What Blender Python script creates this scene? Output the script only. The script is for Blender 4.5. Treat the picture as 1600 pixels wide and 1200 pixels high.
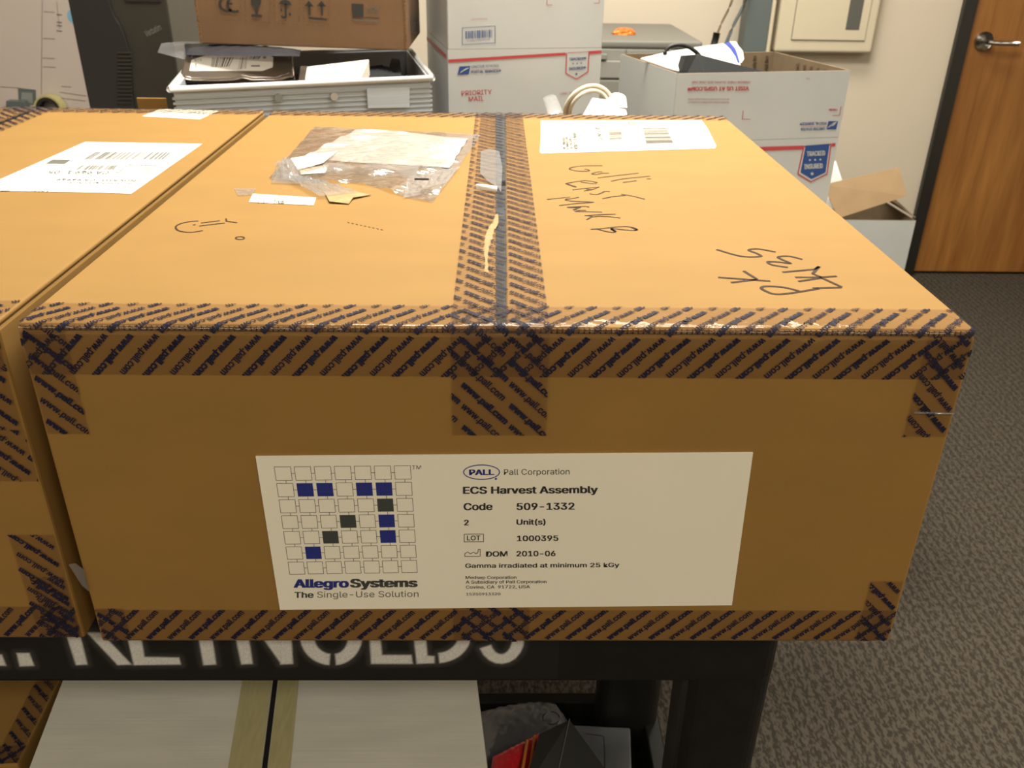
import bpy, bmesh, math, random, os
import numpy as np
from mathutils import Vector, Matrix
random.seed(7)
SC = bpy.context.scene
COL = SC.collection
for o in list(bpy.data.objects): bpy.data.objects.remove(o)

# ------------------------------------------------------------------ camera
F = 1366.8
PITCH, YAW, ROLL = .483089, -.0212371, .0157913
CAM = Vector((-.004478, -.615622, 1.354437))
def _cam():
    cp, sp = math.cos(PITCH), math.sin(PITCH)
    B = Matrix(((1,0,0),(0,sp,cp),(0,-cp,sp)))
    cr, sr = math.cos(ROLL), math.sin(ROLL); Rr = Matrix(((cr,sr,0),(-sr,cr,0),(0,0,1)))
    cy, sy = math.cos(YAW), math.sin(YAW); Ry = Matrix(((cy,sy,0),(-sy,cy,0),(0,0,1)))
    return Rr @ B @ Ry
RM = _cam()
cd = bpy.data.cameras.new('camera'); cam = bpy.data.objects.new('camera', cd); COL.objects.link(cam)
cam.matrix_world = Matrix.Translation(CAM) @ RM.transposed().to_4x4()
cd.sensor_width = 36; cd.sensor_fit = 'HORIZONTAL'; cd.lens = F*36/1600
cd.clip_start = .02; cd.clip_end = 60
cd.dof.use_dof = True; cd.dof.focus_distance = .74; cd.dof.aperture_fstop = 15
SC.camera = cam

# ------------------------------------------------------------------ light
SC.view_settings.view_transform = 'Standard'; SC.view_settings.look = 'None'
SC.view_settings.exposure = 0.0; SC.view_settings.gamma = 1.0; SC.view_settings.use_curve_mapping = False
W0 = bpy.data.worlds.new('world'); SC.world = W0; W0.use_nodes = True
W0.node_tree.nodes['Background'].inputs[0].default_value = (.9,.85,.75,1)
W0.node_tree.nodes['Background'].inputs[1].default_value = .05
LCOL = (1.0, .935, .80)
WCOL = (1.0, .90, .70)
def area(x, y, w, power, sx=1.2, sy=.6, spread=180, col=LCOL):
    l = bpy.data.lights.new('ceiling_and_fill_lamp', 'AREA'); l.shape = 'RECTANGLE'; l.size = sx; l.size_y = sy
    l.energy = power; l.color = col; l.spread = math.radians(spread)
    o = bpy.data.objects.new('ceiling_and_fill_lamp', l); COL.objects.link(o); o.location = (x, y, w)
    return o
area(.15, .95, 2.68, 93, 1.2, .6)
area(.6, 2.05, 2.68, 52, 1.2, .6)  # added lamp, brightens the back wall
area(-2.3, 1.25, 2.68, 22, 1.2, .6)
area(-1.2, -1.9, 2.68, 32, 1.2, .6, 180, WCOL)  # added warm fill from behind the camera, left, for the front faces
area(2.5, -.2, 2.68, 34, 1.2, .6)  # added side lamp, reaches the carpet under the cart
area(1.2, -1.9, 2.68, 32, 1.2, .6, 180, WCOL)  # matching added fill behind the camera, right

# ------------------------------------------------------------------ projection helpers (pixel of the photo -> point on a real plane)
def ray(px, py):
    return RM.transposed() @ Vector(((px-800)/F, (600-py)/F, -1.0))
def onP(O, N, px, py):
    d = ray(px, py); t = (Vector(O)-CAM).dot(N)/d.dot(N); return CAM + d*t
def onZ(px, py, z): return onP((0,0,z), Vector((0,0,1)), px, py)
def onY(px, py, y): return onP((0,y,0), Vector((0,1,0)), px, py)

# ------------------------------------------------------------------ materials
def mat(name, col, rough=.6, metal=0, var=0, vscale=30, stretch=(1,1,1), bump=0, bscale=200, bstretch=(1,1,1),
        spec=.5, alpha=1, trans=0, coat=0, emis=None, estr=0, col2=None, bdist=.002):
    m = bpy.data.materials.new(name); m.use_nodes = True
    nt = m.node_tree; b = nt.nodes['Principled BSDF']
    b.inputs['Base Color'].default_value = (*col, 1); b.inputs['Roughness'].default_value = rough
    b.inputs['Metallic'].default_value = metal; b.inputs['Specular IOR Level'].default_value = spec
    b.inputs['Alpha'].default_value = alpha; b.inputs['Transmission Weight'].default_value = trans
    b.inputs['Coat Weight'].default_value = coat
    if emis: b.inputs['Emission Color'].default_value = (*emis,1); b.inputs['Emission Strength'].default_value = estr
    tc = nt.nodes.new('ShaderNodeTexCoord')
    def noise(scale, st, det=4):
        mp = nt.nodes.new('ShaderNodeMapping'); mp.inputs['Scale'].default_value = st
        n = nt.nodes.new('ShaderNodeTexNoise'); n.inputs['Scale'].default_value = scale; n.inputs['Detail'].default_value = det
        nt.links.new(tc.outputs['Object'], mp.inputs['Vector']); nt.links.new(mp.outputs[0], n.inputs['Vector'])
        return n
    if var or col2:
        n = noise(vscale, stretch)
        r = nt.nodes.new('ShaderNodeValToRGB')
        c2 = col2 if col2 else tuple(c*(1-var) for c in col)
        c1 = col if col2 else tuple(min(1,c*(1+var)) for c in col)
        r.color_ramp.elements[0].position = .32; r.color_ramp.elements[0].color = (*c2,1)
        r.color_ramp.elements[1].position = .68; r.color_ramp.elements[1].color = (*c1,1)
        nt.links.new(n.outputs['Fac'], r.inputs[0]); nt.links.new(r.outputs[0], b.inputs['Base Color'])
    if bump:
        n = noise(bscale, bstretch, 3); bp = nt.nodes.new('ShaderNodeBump')
        bp.inputs['Strength'].default_value = bump; bp.inputs['Distance'].default_value = bdist
        nt.links.new(n.outputs['Fac'], bp.inputs['Height']); nt.links.new(bp.outputs[0], b.inputs['Normal'])
    return m
def film(name, tint, dcol, dmix, rough=.12, gloss=.10, bump=.3, bscale=60, bstretch=(1,1,1)):
    """clear plastic film: tinted see-through + a little haze + gloss"""
    m = bpy.data.materials.new(name); m.use_nodes = True; nt = m.node_tree; nt.nodes.clear()
    out = nt.nodes.new('ShaderNodeOutputMaterial')
    t = nt.nodes.new('ShaderNodeBsdfTransparent'); t.inputs[0].default_value = (*tint,1)
    d = nt.nodes.new('ShaderNodeBsdfDiffuse'); d.inputs[0].default_value = (*dcol,1)
    g = nt.nodes.new('ShaderNodeBsdfGlossy'); g.inputs['Roughness'].default_value = rough; g.inputs[0].default_value = (1,1,1,1)
    m1 = nt.nodes.new('ShaderNodeMixShader'); m1.inputs[0].default_value = dmix
    m2 = nt.nodes.new('ShaderNodeMixShader')
    fr = nt.nodes.new('ShaderNodeLayerWeight'); fr.inputs[0].default_value = .35
    mu = nt.nodes.new('ShaderNodeMath'); mu.operation = 'MULTIPLY'; mu.inputs[1].default_value = gloss*2
    tc = nt.nodes.new('ShaderNodeTexCoord'); mp = nt.nodes.new('ShaderNodeMapping'); mp.inputs['Scale'].default_value = bstretch
    n = nt.nodes.new('ShaderNodeTexNoise'); n.inputs['Scale'].default_value = bscale
    bp = nt.nodes.new('ShaderNodeBump'); bp.inputs['Strength'].default_value = bump; bp.inputs['Distance'].default_value = .003
    L = nt.links.new
    L(tc.outputs['Object'], mp.inputs[0]); L(mp.outputs[0], n.inputs['Vector']); L(n.outputs['Fac'], bp.inputs['Height'])
    L(bp.outputs[0], g.inputs['Normal']); L(fr.outputs['Fresnel'], mu.inputs[0]); L(mu.outputs[0], m2.inputs[0])
    L(t.outputs[0], m1.inputs[1]); L(d.outputs[0], m1.inputs[2]); L(m1.outputs[0], m2.inputs[1]); L(g.outputs[0], m2.inputs[2])
    L(m2.outputs[0], out.inputs[0])
    return m
M = {}
KR = (.268,.150,.039)
M['kraft'] = mat('kraft', KR, .75, var=.04, vscale=9, stretch=(1,2,2), bump=.12, bscale=500, bdist=.0006, spec=.3)
M['kraft_edge'] = mat('kraft_edge', (.17,.09,.038), .9, var=.45, vscale=400)
M['kraft_pale'] = mat('kraft_pale', (.36,.24,.11), .85, var=.1, vscale=80)
M['kraft_dull'] = mat('kraft_dull', (.175,.098,.048), .8, var=.06, vscale=20, bump=.1, bscale=300)
M['kraft_light'] = mat('kraft_light', (.32,.215,.115), .8, var=.05, vscale=20)
M['kraft_in'] = mat('kraft_in', (.17,.12,.07), .85, var=.08, vscale=30)
M['tape'] = film('tape', (.93,.89,.86), (.36,.32,.28), .035, .10, .14, .5, 45)
M['gap_film'] = film('gap_film', (.75,.8,.85), (.10,.11,.125), .55, .15, .15, .4, 60)
M['tape_haze'] = film('tape_haze', (.9,.9,.9), (.45,.45,.5), .16, .20, .2, .6, 60)
M['ink'] = mat('tape_ink', (.014,.014,.036), .6, var=.3, vscale=120, spec=.15)
M['paper'] = mat('paper', (.80,.775,.69), .55, var=.01, vscale=12)
M['paper_b'] = mat('paper_bright', (.85,.83,.80), .55, var=.015, vscale=20)
M['cream'] = mat('paper_cream', (.84,.80,.66), .55)
M['pblue'] = mat('print_blue', (.018,.028,.22), .5)
M['pdark'] = mat('print_dark', (.025,.028,.028), .5)
M['pgray'] = mat('print_gray', (.045,.055,.055), .5)
M['pfaint'] = mat('print_faint', (.42,.38,.35), .6)
M['pmid'] = mat('print_mid', (.13,.11,.10), .6)
M['pline'] = mat('print_line', (.12,.12,.11), .6)
M['marker'] = mat('marker', (.042,.026,.018), .7, var=.25, vscale=90, spec=.15)
M['cart'] = mat('black_plastic', (.008,.008,.008), .45, spec=.35, var=.15, vscale=40, bump=.12, bscale=180)
M['white_card'] = mat('white_card', (.455,.47,.47), .5, var=.03, vscale=8)
M['white_low'] = mat('white_corrugated', (.64,.63,.58), .6, var=.05, vscale=9, stretch=(1,6,1), bump=.1, bscale=25, bstretch=(.2,14,1))
M['yellow_tape'] = mat('yellowed_tape', (.44,.40,.22), .35, var=.08, vscale=30, stretch=(6,1,1))
M['red'] = mat('print_red', (.42,.045,.055), .5)
M['redp'] = mat('print_red_pale', (.42,.16,.17), .5)
M['usps'] = mat('postal_blue', (.02,.06,.22), .45)
M['uspsp'] = mat('postal_blue_pale', (.09,.14,.28), .45)
M['bin'] = mat('white_plastic', (.50,.55,.61), .3, var=.02, vscale=10, bump=.25, bscale=5, bstretch=(.3,.3,22))
M['binrim'] = mat('white_plastic_rim', (.70,.71,.71), .25)
M['shadowgray'] = mat('hole_shade_photo_gray', (.22,.23,.22), .5)  # flat gray: painted shade of a bin hole, also the photo print
M['steel'] = mat('hard_drive_cover', (.30,.25,.21), .28, metal=.9, bump=.05, bscale=300)
M['chrome'] = mat('chrome', (.55,.53,.5), .2, metal=1)
M['black'] = mat('matte_black', (.012,.012,.012), .5)
M['black2'] = mat('black_casing', (.028,.027,.022), .38, var=.1, vscale=10)
M['dgray'] = mat('dark_gray_rubber', (.016,.017,.019), .8, spec=.25)
M['antistatic'] = mat('antistatic_bag', (.10,.11,.14), .25, metal=.7, bump=.8, bscale=18, bdist=.01)
M['clear'] = film('clear_plastic', (.92,.92,.92), (.6,.6,.62), .20, .12, .14, .7, 35)
M['clear_dark'] = film('clear_dark_plastic', (.8,.81,.83), (.3,.3,.32), .12, .40, .08, 1.0, 60)
M['clear2'] = film('pouch_plastic', (.93,.90,.88), (.58,.50,.46), .20, .12, .30, .8, 30, (1,3,1))
M['wall'] = mat('wall_paint', (.54,.475,.385), .85, var=.015, vscale=2, bump=.08, bscale=250)
M['ceil'] = mat('ceiling_tile', (.55,.53,.48), .9, var=.05, vscale=60)
M['doorframe'] = mat('door_frame_black', (.014,.013,.011), .35)
M['metal_beige'] = mat('beige_metal', (.52,.46,.345), .5, var=.01)
M['gray_post'] = mat('gray_post', (.095,.115,.115), .45, var=.03, vscale=8)
M['printer'] = mat('printer_plastic', (.20,.197,.178), .5, var=.02, vscale=6)
M['printer_d'] = mat('printer_plastic_shade', (.16,.16,.14), .5)
M['printer_lid_dimmed'] = mat('printer_lid_dimmed', (.135,.13,.115), .6)  # cabinet plastic darkened for the lid, offsets strong overhead light in the colour
M['seam'] = mat('seam_dark', (.08,.08,.07), .7)
M['candy'] = mat('orange_wrapper', (.55,.15,.02), .3, metal=.3, var=.5, vscale=120, bump=.9, bscale=120)
M['board'] = mat('board_gloss', (.50,.435,.40), .25, var=.03, vscale=1.2)
M['bluebag'] = mat('blue_print', (.02,.04,.25), .4)
M['redbag'] = mat('red_wrapper', (.45,.015,.02), .22, bump=.5, bscale=18, bdist=.01)
M['orange'] = mat('orange_edge', (.40,.13,.03), .3)
M['laptop'] = mat('brushed_gray', (.20,.21,.23), .35, metal=.5, var=.25, vscale=9)
M['coil'] = mat('cream_cable', (.60,.56,.45), .5)
M['skyb'] = mat('light_blue_mark', (.16,.38,.55), .5)
M['yellowr'] = mat('yellow_core', (.42,.38,.16), .6)
M['plank'] = mat('table_laminate', (.35,.33,.30), .5, var=.04)

def carpet():
    m = bpy.data.materials.new('carpet'); m.use_nodes = True; nt = m.node_tree; b = nt.nodes['Principled BSDF']
    b.inputs['Roughness'].default_value = .95; b.inputs['Specular IOR Level'].default_value = .1
    L = nt.links.new; tc = nt.nodes.new('ShaderNodeTexCoord')
    def mp(rot, sc):
        q = nt.nodes.new('ShaderNodeMapping'); q.inputs['Rotation'].default_value = (0,0,rot); q.inputs['Scale'].default_value = sc
        L(tc.outputs['Object'], q.inputs[0]); return q
    a = mp(.10, (150,60,1)); n1 = nt.nodes.new('ShaderNodeTexNoise'); n1.inputs['Scale'].default_value = 1; n1.inputs['Detail'].default_value = 3; L(a.outputs[0], n1.inputs['Vector'])
    c = mp(-.75, (200,100,1)); n2 = nt.nodes.new('ShaderNodeTexNoise'); n2.inputs['Scale'].default_value = 1; n2.inputs['Detail'].default_value = 2; L(c.outputs[0], n2.inputs['Vector'])
    w = nt.nodes.new('ShaderNodeTexWave'); w.inputs['Scale'].default_value = 14; w.inputs['Distortion'].default_value = 2.2; w.inputs['Detail'].default_value = 2
    d = mp(.08, (1,.25,1)); L(d.outputs[0], w.inputs['Vector'])
    ad = nt.nodes.new('ShaderNodeMath'); ad.operation = 'ADD'; L(n1.outputs['Fac'], ad.inputs[0]); L(n2.outputs['Fac'], ad.inputs[1])
    ad2 = nt.nodes.new('ShaderNodeMath'); ad2.operation = 'MULTIPLY_ADD'; L(w.outputs['Fac'], ad2.inputs[0]); ad2.inputs[1].default_value = .16; L(ad.outputs[0], ad2.inputs[2])
    r = nt.nodes.new('ShaderNodeValToRGB'); r.color_ramp.elements[0].position = .84; r.color_ramp.elements[1].position = 1.0
    r.color_ramp.elements[0].color = CARP[0]; r.color_ramp.elements[1].color = CARP[1]
    mr = nt.nodes.new('ShaderNodeMath'); mr.operation = 'MULTIPLY'; mr.inputs[1].default_value = .85
    L(ad2.outputs[0], mr.inputs[0]); L(mr.outputs[0], r.inputs[0]); L(r.outputs[0], b.inputs['Base Color'])
    bp = nt.nodes.new('ShaderNodeBump'); bp.inputs['Strength'].default_value = .7; bp.inputs['Distance'].default_value = .004
    L(ad.outputs[0], bp.inputs['Height']); L(bp.outputs[0], b.inputs['Normal'])
    return m
CARP = ((.033,.028,.022,1), (.073,.062,.050,1))
M['carpet'] = carpet()
def wood():
    m = bpy.data.materials.new('maple_veneer'); m.use_nodes = True; nt = m.node_tree; b = nt.nodes['Principled BSDF']
    b.inputs['Roughness'].default_value = .42; L = nt.links.new; tc = nt.nodes.new('ShaderNodeTexCoord')
    q = nt.nodes.new('ShaderNodeMapping'); q.inputs['Scale'].default_value = (9,9,.9); L(tc.outputs['Object'], q.inputs[0])
    n = nt.nodes.new('ShaderNodeTexNoise'); n.inputs['Scale'].default_value = 1.3; n.inputs['Detail'].default_value = 5; n.inputs['Distortion'].default_value = .6; L(q.outputs[0], n.inputs['Vector'])
    q2 = nt.nodes.new('ShaderNodeMapping'); q2.inputs['Scale'].default_value = (90,90,3); L(tc.outputs['Object'], q2.inputs[0])
    n2 = nt.nodes.new('ShaderNodeTexNoise'); n2.inputs['Scale'].default_value = 2; L(q2.outputs[0], n2.inputs['Vector'])
    ad = nt.nodes.new('ShaderNodeMath'); ad.operation = 'MULTIPLY_ADD'; L(n2.outputs['Fac'], ad.inputs[0]); ad.inputs[1].default_value = .35; L(n.outputs['Fac'], ad.inputs[2])
    r = nt.nodes.new('ShaderNodeValToRGB'); r.color_ramp.elements[0].position = .45; r.color_ramp.elements[1].position = .9
    r.color_ramp.elements[0].color = (.17,.062,.012,1); r.color_ramp.elements[1].color = (.33,.145,.034,1)
    L(ad.outputs[0], r.inputs[0]); L(r.outputs[0], b.inputs['Base Color']); return m
M['wood'] = wood()

# ------------------------------------------------------------------ mesh builder
def mesh_obj(name, verts, faces, m, parent=None, origin=None, smooth=False, bevel=0, seg=2, label=None):
    if origin is None:
        origin = Vector(parent['_o']) if parent is not None and '_o' in parent else Vector((0,0,0))
    me = bpy.data.meshes.new(name)
    me.from_pydata([tuple(Vector(v)-origin) for v in verts], [], faces)
    me.validate(); me.update()
    if smooth: me.polygons.foreach_set('use_smooth', [True]*len(me.polygons))
    me.materials.append(M[m] if isinstance(m, str) else m)
    o = bpy.data.objects.new(name, me); COL.objects.link(o)
    if parent is not None:
        o.parent = parent; o['_o'] = list(origin)
    else:
        o.location = origin; o['_o'] = list(origin)
    if bevel:
        b = o.modifiers.new('bevel', 'BEVEL'); b.width = bevel; b.segments = seg; b.limit_method = 'ANGLE'; b.angle_limit = math.radians(35)
    if label: o['label'] = label
    return o
def thing(name, label, cat, loc, group=None):
    o = bpy.data.objects.new(name, None); COL.objects.link(o); o.location = loc
    o.empty_display_size = .05; o['label'] = label; o['category'] = cat; o['_o'] = list(loc)
    if group: o['group'] = group
    return o
def tag(o, label, cat, group=None):
    o['label'] = label; o['category'] = cat
    if group: o['group'] = group
    return o
def struct(o): o['kind'] = 'structure'; return o
class MB:
    def __init__(s): s.v = []; s.f = []
    def add(s, vs, fs):
        n = len(s.v); s.v += [Vector(p) for p in vs]; s.f += [tuple(i+n for i in f) for f in fs]; return s
    def box(s, a, b):
        x0,y0,z0 = a; x1,y1,z1 = b
        return s.hexa([(x0,y0,z0),(x1,y0,z0),(x1,y1,z0),(x0,y1,z0)], [(x0,y0,z1),(x1,y0,z1),(x1,y1,z1),(x0,y1,z1)])
    def hexa(s, lo, hi):
        return s.add(list(lo)+list(hi), [(3,2,1,0),(4,5,6,7),(0,1,5,4),(1,2,6,5),(2,3,7,6),(3,0,4,7)])
    def slab(s, pts, th):
        """polygon pts (planar) extruded by vector th"""
        n = len(pts); th = Vector(th); P = [Vector(p) for p in pts]
        return s.add(P+[p+th for p in P], [tuple(range(n))[::-1], tuple(range(n,2*n))]+[(i,(i+1)%n,n+(i+1)%n,n+i) for i in range(n)])
    def quad(s, a, b, c, d): return s.add([a,b,c,d], [(0,1,2,3)])
    def tube(s, pts, r, n=10, cap=True):
        P = [Vector(p) for p in pts]; rr = r if isinstance(r,(list,tuple)) else [r]*len(P)
        up = Vector((0,0,1)); vs = []; fs = []
        for i,p in enumerate(P):
            t = (P[min(i+1,len(P)-1)]-P[max(i-1,0)]).normalized()
            a = t.cross(up if abs(t.dot(up))<.95 else Vector((1,0,0))).normalized(); b = t.cross(a)
            for k in range(n):
                an = 2*math.pi*k/n; vs.append(p+(a*math.cos(an)+b*math.sin(an))*rr[i])
        for i in range(len(P)-1):
            for k in range(n): fs.append((i*n+k, i*n+(k+1)%n, (i+1)*n+(k+1)%n, (i+1)*n+k))
        if cap: fs += [tuple(range(n)), tuple(range((len(P)-1)*n, len(P)*n))[::-1]]
        return s.add(vs, fs)
    def obj(s, name, m, parent=None, **k): return mesh_obj(name, s.v, s.f, m, parent, **k)

# ------------------------------------------------------------------ lettering
FONT = None
try:
    fp = os.path.join(bpy.utils.resource_path('LOCAL'), 'datafiles', 'fonts', 'Inter.woff2')
    if os.path.exists(fp): FONT = bpy.data.fonts.load(fp)
except Exception: FONT = None
_TC = {}
def glyphs(s, bold=0.0, res=2):
    k = (s, bold, res)
    if k in _TC: return _TC[k]
    if bold:
        vs, fs, cap, w_ = glyphs(s, 0.0, res); n = len(vs); V = []; Fs = []
        sh = [(-1,0),(1,0)] if bold < .03 else [(-1,.3),(1,.3),(-1,-.3),(1,-.3),(-.33,0),(.33,0)]
        for q, (dx, dy) in enumerate(sh):
            V += [(x*(1-2*bold/w_)+(dx+1)*bold/w_, y*(1-.6*bold)+dy*bold+.3*bold, q) for x,y,_z in vs]; Fs += [tuple(i+q*n for i in f) for f in fs]
        _TC[k] = (V, Fs, cap, w_); return _TC[k]
    c = bpy.data.curves.new('t', 'FONT'); c.body = s; c.resolution_u = res
    if FONT: c.font = FONT
    o = bpy.data.objects.new('t', c); COL.objects.link(o)
    dg = bpy.context.evaluated_depsgraph_get(); me = bpy.data.meshes.new_from_object(o.evaluated_get(dg))
    vs = [(v.co.x, v.co.y, 0) for v in me.vertices]; fs = [tuple(p.vertices) for p in me.polygons]
    bpy.data.objects.remove(o); bpy.data.curves.remove(c); bpy.data.meshes.remove(me)
    if s != 'H': cap = glyphs('H', 0, res)[2]
    else: cap = max(y for x,y,_z in vs)
    x0 = min(x for x,y,_z in vs); x1 = max(x for x,y,_z in vs)
    r = ([((x-x0)/(x1-x0), y/cap, 0) for x,y,_z in vs], fs, cap, (x1-x0)/cap)
    _TC[k] = r; return r
class Print:
    """flat print on a plane; everything given in photo pixels and dropped onto the real surface"""
    def __init__(s, O, N, eps=.0004):
        s.O = Vector(O); s.N = Vector(N).normalized()
        if s.N.dot(CAM-s.O) < 0: s.N = -s.N
        s.O2 = s.O + s.N*eps; s.b = {}
    def P(s, px, py): return onP(s.O2, s.N, px, py)
    def mb(s, c): return s.b.setdefault(c, MB())
    def text(s, t, a, b, cap, c, bold=0.0, up=None):
        vs, fs, _, w = glyphs(t, bold, 4)
        ax, ay = a; bx, by = b
        if up is None:
            L = math.hypot(bx-ax, by-ay); up = ((by-ay)/L, -(bx-ax)/L)
        s.mb(c).add([s.P(ax+(bx-ax)*x+up[0]*cap*y, ay+(by-ay)*x+up[1]*cap*y)+s.N*(z*2.5e-5) for x,y,z in vs], fs)
    def poly(s, pts, c): s.mb(c).add([s.P(*p) for p in pts], [tuple(range(len(pts)))])
    def line(s, pts, w, c, close=False):
        """w in metres"""
        Q = [s.P(*p) for p in pts]; ribbon(s.mb(c), Q, s.N, w, close)
    def lpx(s, a, b, w, c):
        dx, dy = b[0]-a[0], b[1]-a[1]; L = math.hypot(dx,dy); nx, ny = -dy/L*w/2, dx/L*w/2
        s.poly([(a[0]+nx,a[1]+ny),(b[0]+nx,b[1]+ny),(b[0]-nx,b[1]-ny),(a[0]-nx,a[1]-ny)], c)
    def ell(s, c, rx, ry, w, col, n=40):
        s.mb(col); P = []
        for i in range(n):
            a = 2*math.pi*i/n; P.append((s.P(c[0]+rx*math.cos(a), c[1]+ry*math.sin(a)), s.P(c[0]+(rx-w)*math.cos(a), c[1]+(ry-w)*math.sin(a))))
        for i in range(n):
            p, q = P[i], P[(i+1)%n]; s.mb(col).quad(p[0], q[0], q[1], p[1])
    def bars(s, q, n, c, frac=.5, seed=1, vert=True):
        """barcode inside px quad TL TR BR BL"""
        r = random.Random(seed); x = 0; tl,tr,br,bl = q
        L = lambda a,b,t: (a[0]+(b[0]-a[0])*t, a[1]+(b[1]-a[1])*t)
        while x < 1:
            w = r.choice([1,1,2,3])/n*frac; g = r.choice([1,1,2])/n*(1-frac)*1.4
            e = min(1, x+w)
            s.poly([L(tl,tr,x), L(tl,tr,e), L(bl,br,e), L(bl,br,x)], c); x = e+g
    def build(s, parent, name='printing'):
        for c, m in s.b.items(): mesh_obj(name, m.v, m.f, c, parent)['kind'] = 'stuff'
def ribbon(mb, Q, N, w, close=False):
    n = len(Q); Ls = []
    for i in range(n):
        a = Q[(i-1)%n] if (close or i>0) else Q[i]; b = Q[(i+1)%n] if (close or i<n-1) else Q[i]
        t = (b-a).normalized(); side = N.cross(t).normalized()*w/2; Ls.append((Q[i]+side, Q[i]-side))
    vs = [p for q in Ls for p in q]; fs = [(2*i, 2*i+1, 2*((i+1)%n)+1, 2*((i+1)%n)) for i in range(n if close else n-1)]
    mb.add(vs, fs)
def smooth_path(p, k=5):
    out = []
    for i in range(len(p)-1):
        p0 = p[max(i-1,0)]; p1 = p[i]; p2 = p[i+1]; p3 = p[min(i+2,len(p)-1)]
        for j in range(k):
            t = j/k
            out.append(tuple(.5*((2*p1[d])+(-p0[d]+p2[d])*t+(2*p0[d]-5*p1[d]+4*p2[d]-p3[d])*t*t+(-p0[d]+3*p1[d]-3*p2[d]+p3[d])*t**3) for d in range(len(p1))))
    out.append(tuple(p[-1])); return out

# ------------------------------------------------------------------ room
ZT, ZB, BW, BD = 1.08, .758, .74, .866
YW = 3.05
struct(MB().box((-3.3,-3.1,-.06),(3.4,3.2,0)).obj('floor', 'carpet'))
struct(MB().box((-3.3,-3.1,2.75),(3.4,3.2,2.83)).obj('ceiling', 'ceil'))
DX0, DX1, DH = 1.797, 2.78, 2.12
w = MB(); w.box((-3.2,YW,0),(DX0,YW+.14,2.75)); w.box((DX0,YW,DH+.05),(DX1+.05,YW+.14,2.75)); w.box((DX1+.05,YW,0),(3.3,YW+.14,2.75))
struct(w.obj('wall_back', 'wall'))
struct(MB().box((-3.3,-3.0,0),(-3.2,3.19,2.75)).obj('wall_left', 'wall'))
struct(MB().box((3.3,-3.0,0),(3.4,3.19,2.75)).obj('wall_right', 'wall'))
struct(MB().box((-3.3,-3.1,0),(3.4,-3.0,2.75)).obj('wall_front', 'wall'))
struct(MB().box((-3.2,YW-.012,0),(DX0-.01,YW,.10)).obj('baseboard_back', 'doorframe', bevel=.003))
# door
d = thing('door_1', 'maple veneer door with a steel lever in a black frame at the right of the back wall', 'door', (2.31,YW,0)); d['kind'] = 'structure'
del d['category']
fr = MB(); fr.box((DX0,YW-.025,0),(DX0+.05,YW+.10,DH)); fr.box((DX1,YW-.025,0),(DX1+.05,YW+.10,DH)); fr.box((DX0,YW-.025,DH),(DX1+.05,YW+.10,DH+.05))
fr.obj('door_frame', 'doorframe', d, bevel=.003, label='black door frame')
MB().box((DX0+.052,YW,.012),(DX1-.002,YW+.045,DH-.003)).obj('door_leaf', 'wood', d, bevel=.002)
c = onY(1537, 64, YW-.006); hx, hz = c.x, c.z
lv = MB(); N = 20
lv.tube([(hx,YW-.001,hz),(hx,YW-.012,hz)], .035, 24); lv.tube([(hx,YW-.01,hz),(hx,YW-.055,hz)], .011, 14)
e = onY(1592, 67, YW-.06)
lv.tube([(hx,YW-.05,hz),(hx+.012,YW-.060,hz-.001),(hx+.035,YW-.062,hz-.002),(hx+.112,YW-.060,hz-.002)], .0095, 14)
lv.tube([(hx+.098,YW-.060,hz-.002),(hx+.098,YW-.055,hz-.004)], .0095, 12)
lv.obj('door_handle', 'chrome', d, smooth=True, label='brushed steel lever handle')

# electrical panel on wall
def px_wall(px, py, y=YW): p = onY(px, py, y); return p.x, p.z
x0, z0 = px_wall(1209, 82, YW-.06); x1, _ = px_wall(1362, 84, YW-.06)
ep = thing('electrical_panel', 'beige metal wall cabinet with a dark vertical slot beside the door', 'panel', ((x0+x1)/2,YW,z0))
MB().box((x0,YW-.06,z0),(x1,YW-.001,z0+.75)).obj('housing', 'metal_beige', ep, bevel=.012, seg=4)
xi0, zi = px_wall(1237, 62, YW-.064); xi1, _ = px_wall(1351, 62, YW-.064)
MB().box((xi0-.002,YW-.0612,zi-.002),(xi1+.002,YW-.059,z0+.70)).obj('door_gap', 'seam', ep)
MB().box((xi0,YW-.066,zi),(xi1,YW-.0605,z0+.698)).obj('cabinet_door', 'metal_beige', ep, bevel=.002)
xs0, zs = px_wall(1321, 46, YW-.067); xs1, _ = px_wall(1342, 46, YW-.067)
MB().box((xs0,YW-.0685,zs),(xs1,YW-.062,zs+.19)).obj('window_slot', 'seam', ep, bevel=.001, label='dark slot')
# gray conduit post
x0, _ = px_wall(1160, 78, YW-.09); x1, _ = px_wall(1197, 78, YW-.09)
cp = thing('wall_channel', 'blue grey vertical metal channel on the wall left of the beige cabinet', 'channel', ((x0+x1)/2,YW,0))
MB().box((x0,YW-.09,.0),(x1,YW-.001,2.74)).obj('channel', 'gray_post', cp, bevel=.004)
MB().box((x1+.001,YW-.085,.0),(x1+.016,YW-.001,2.74)).obj('edge_trim', 'metal_beige', cp, bevel=.003, label='beige edge strip')
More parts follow.
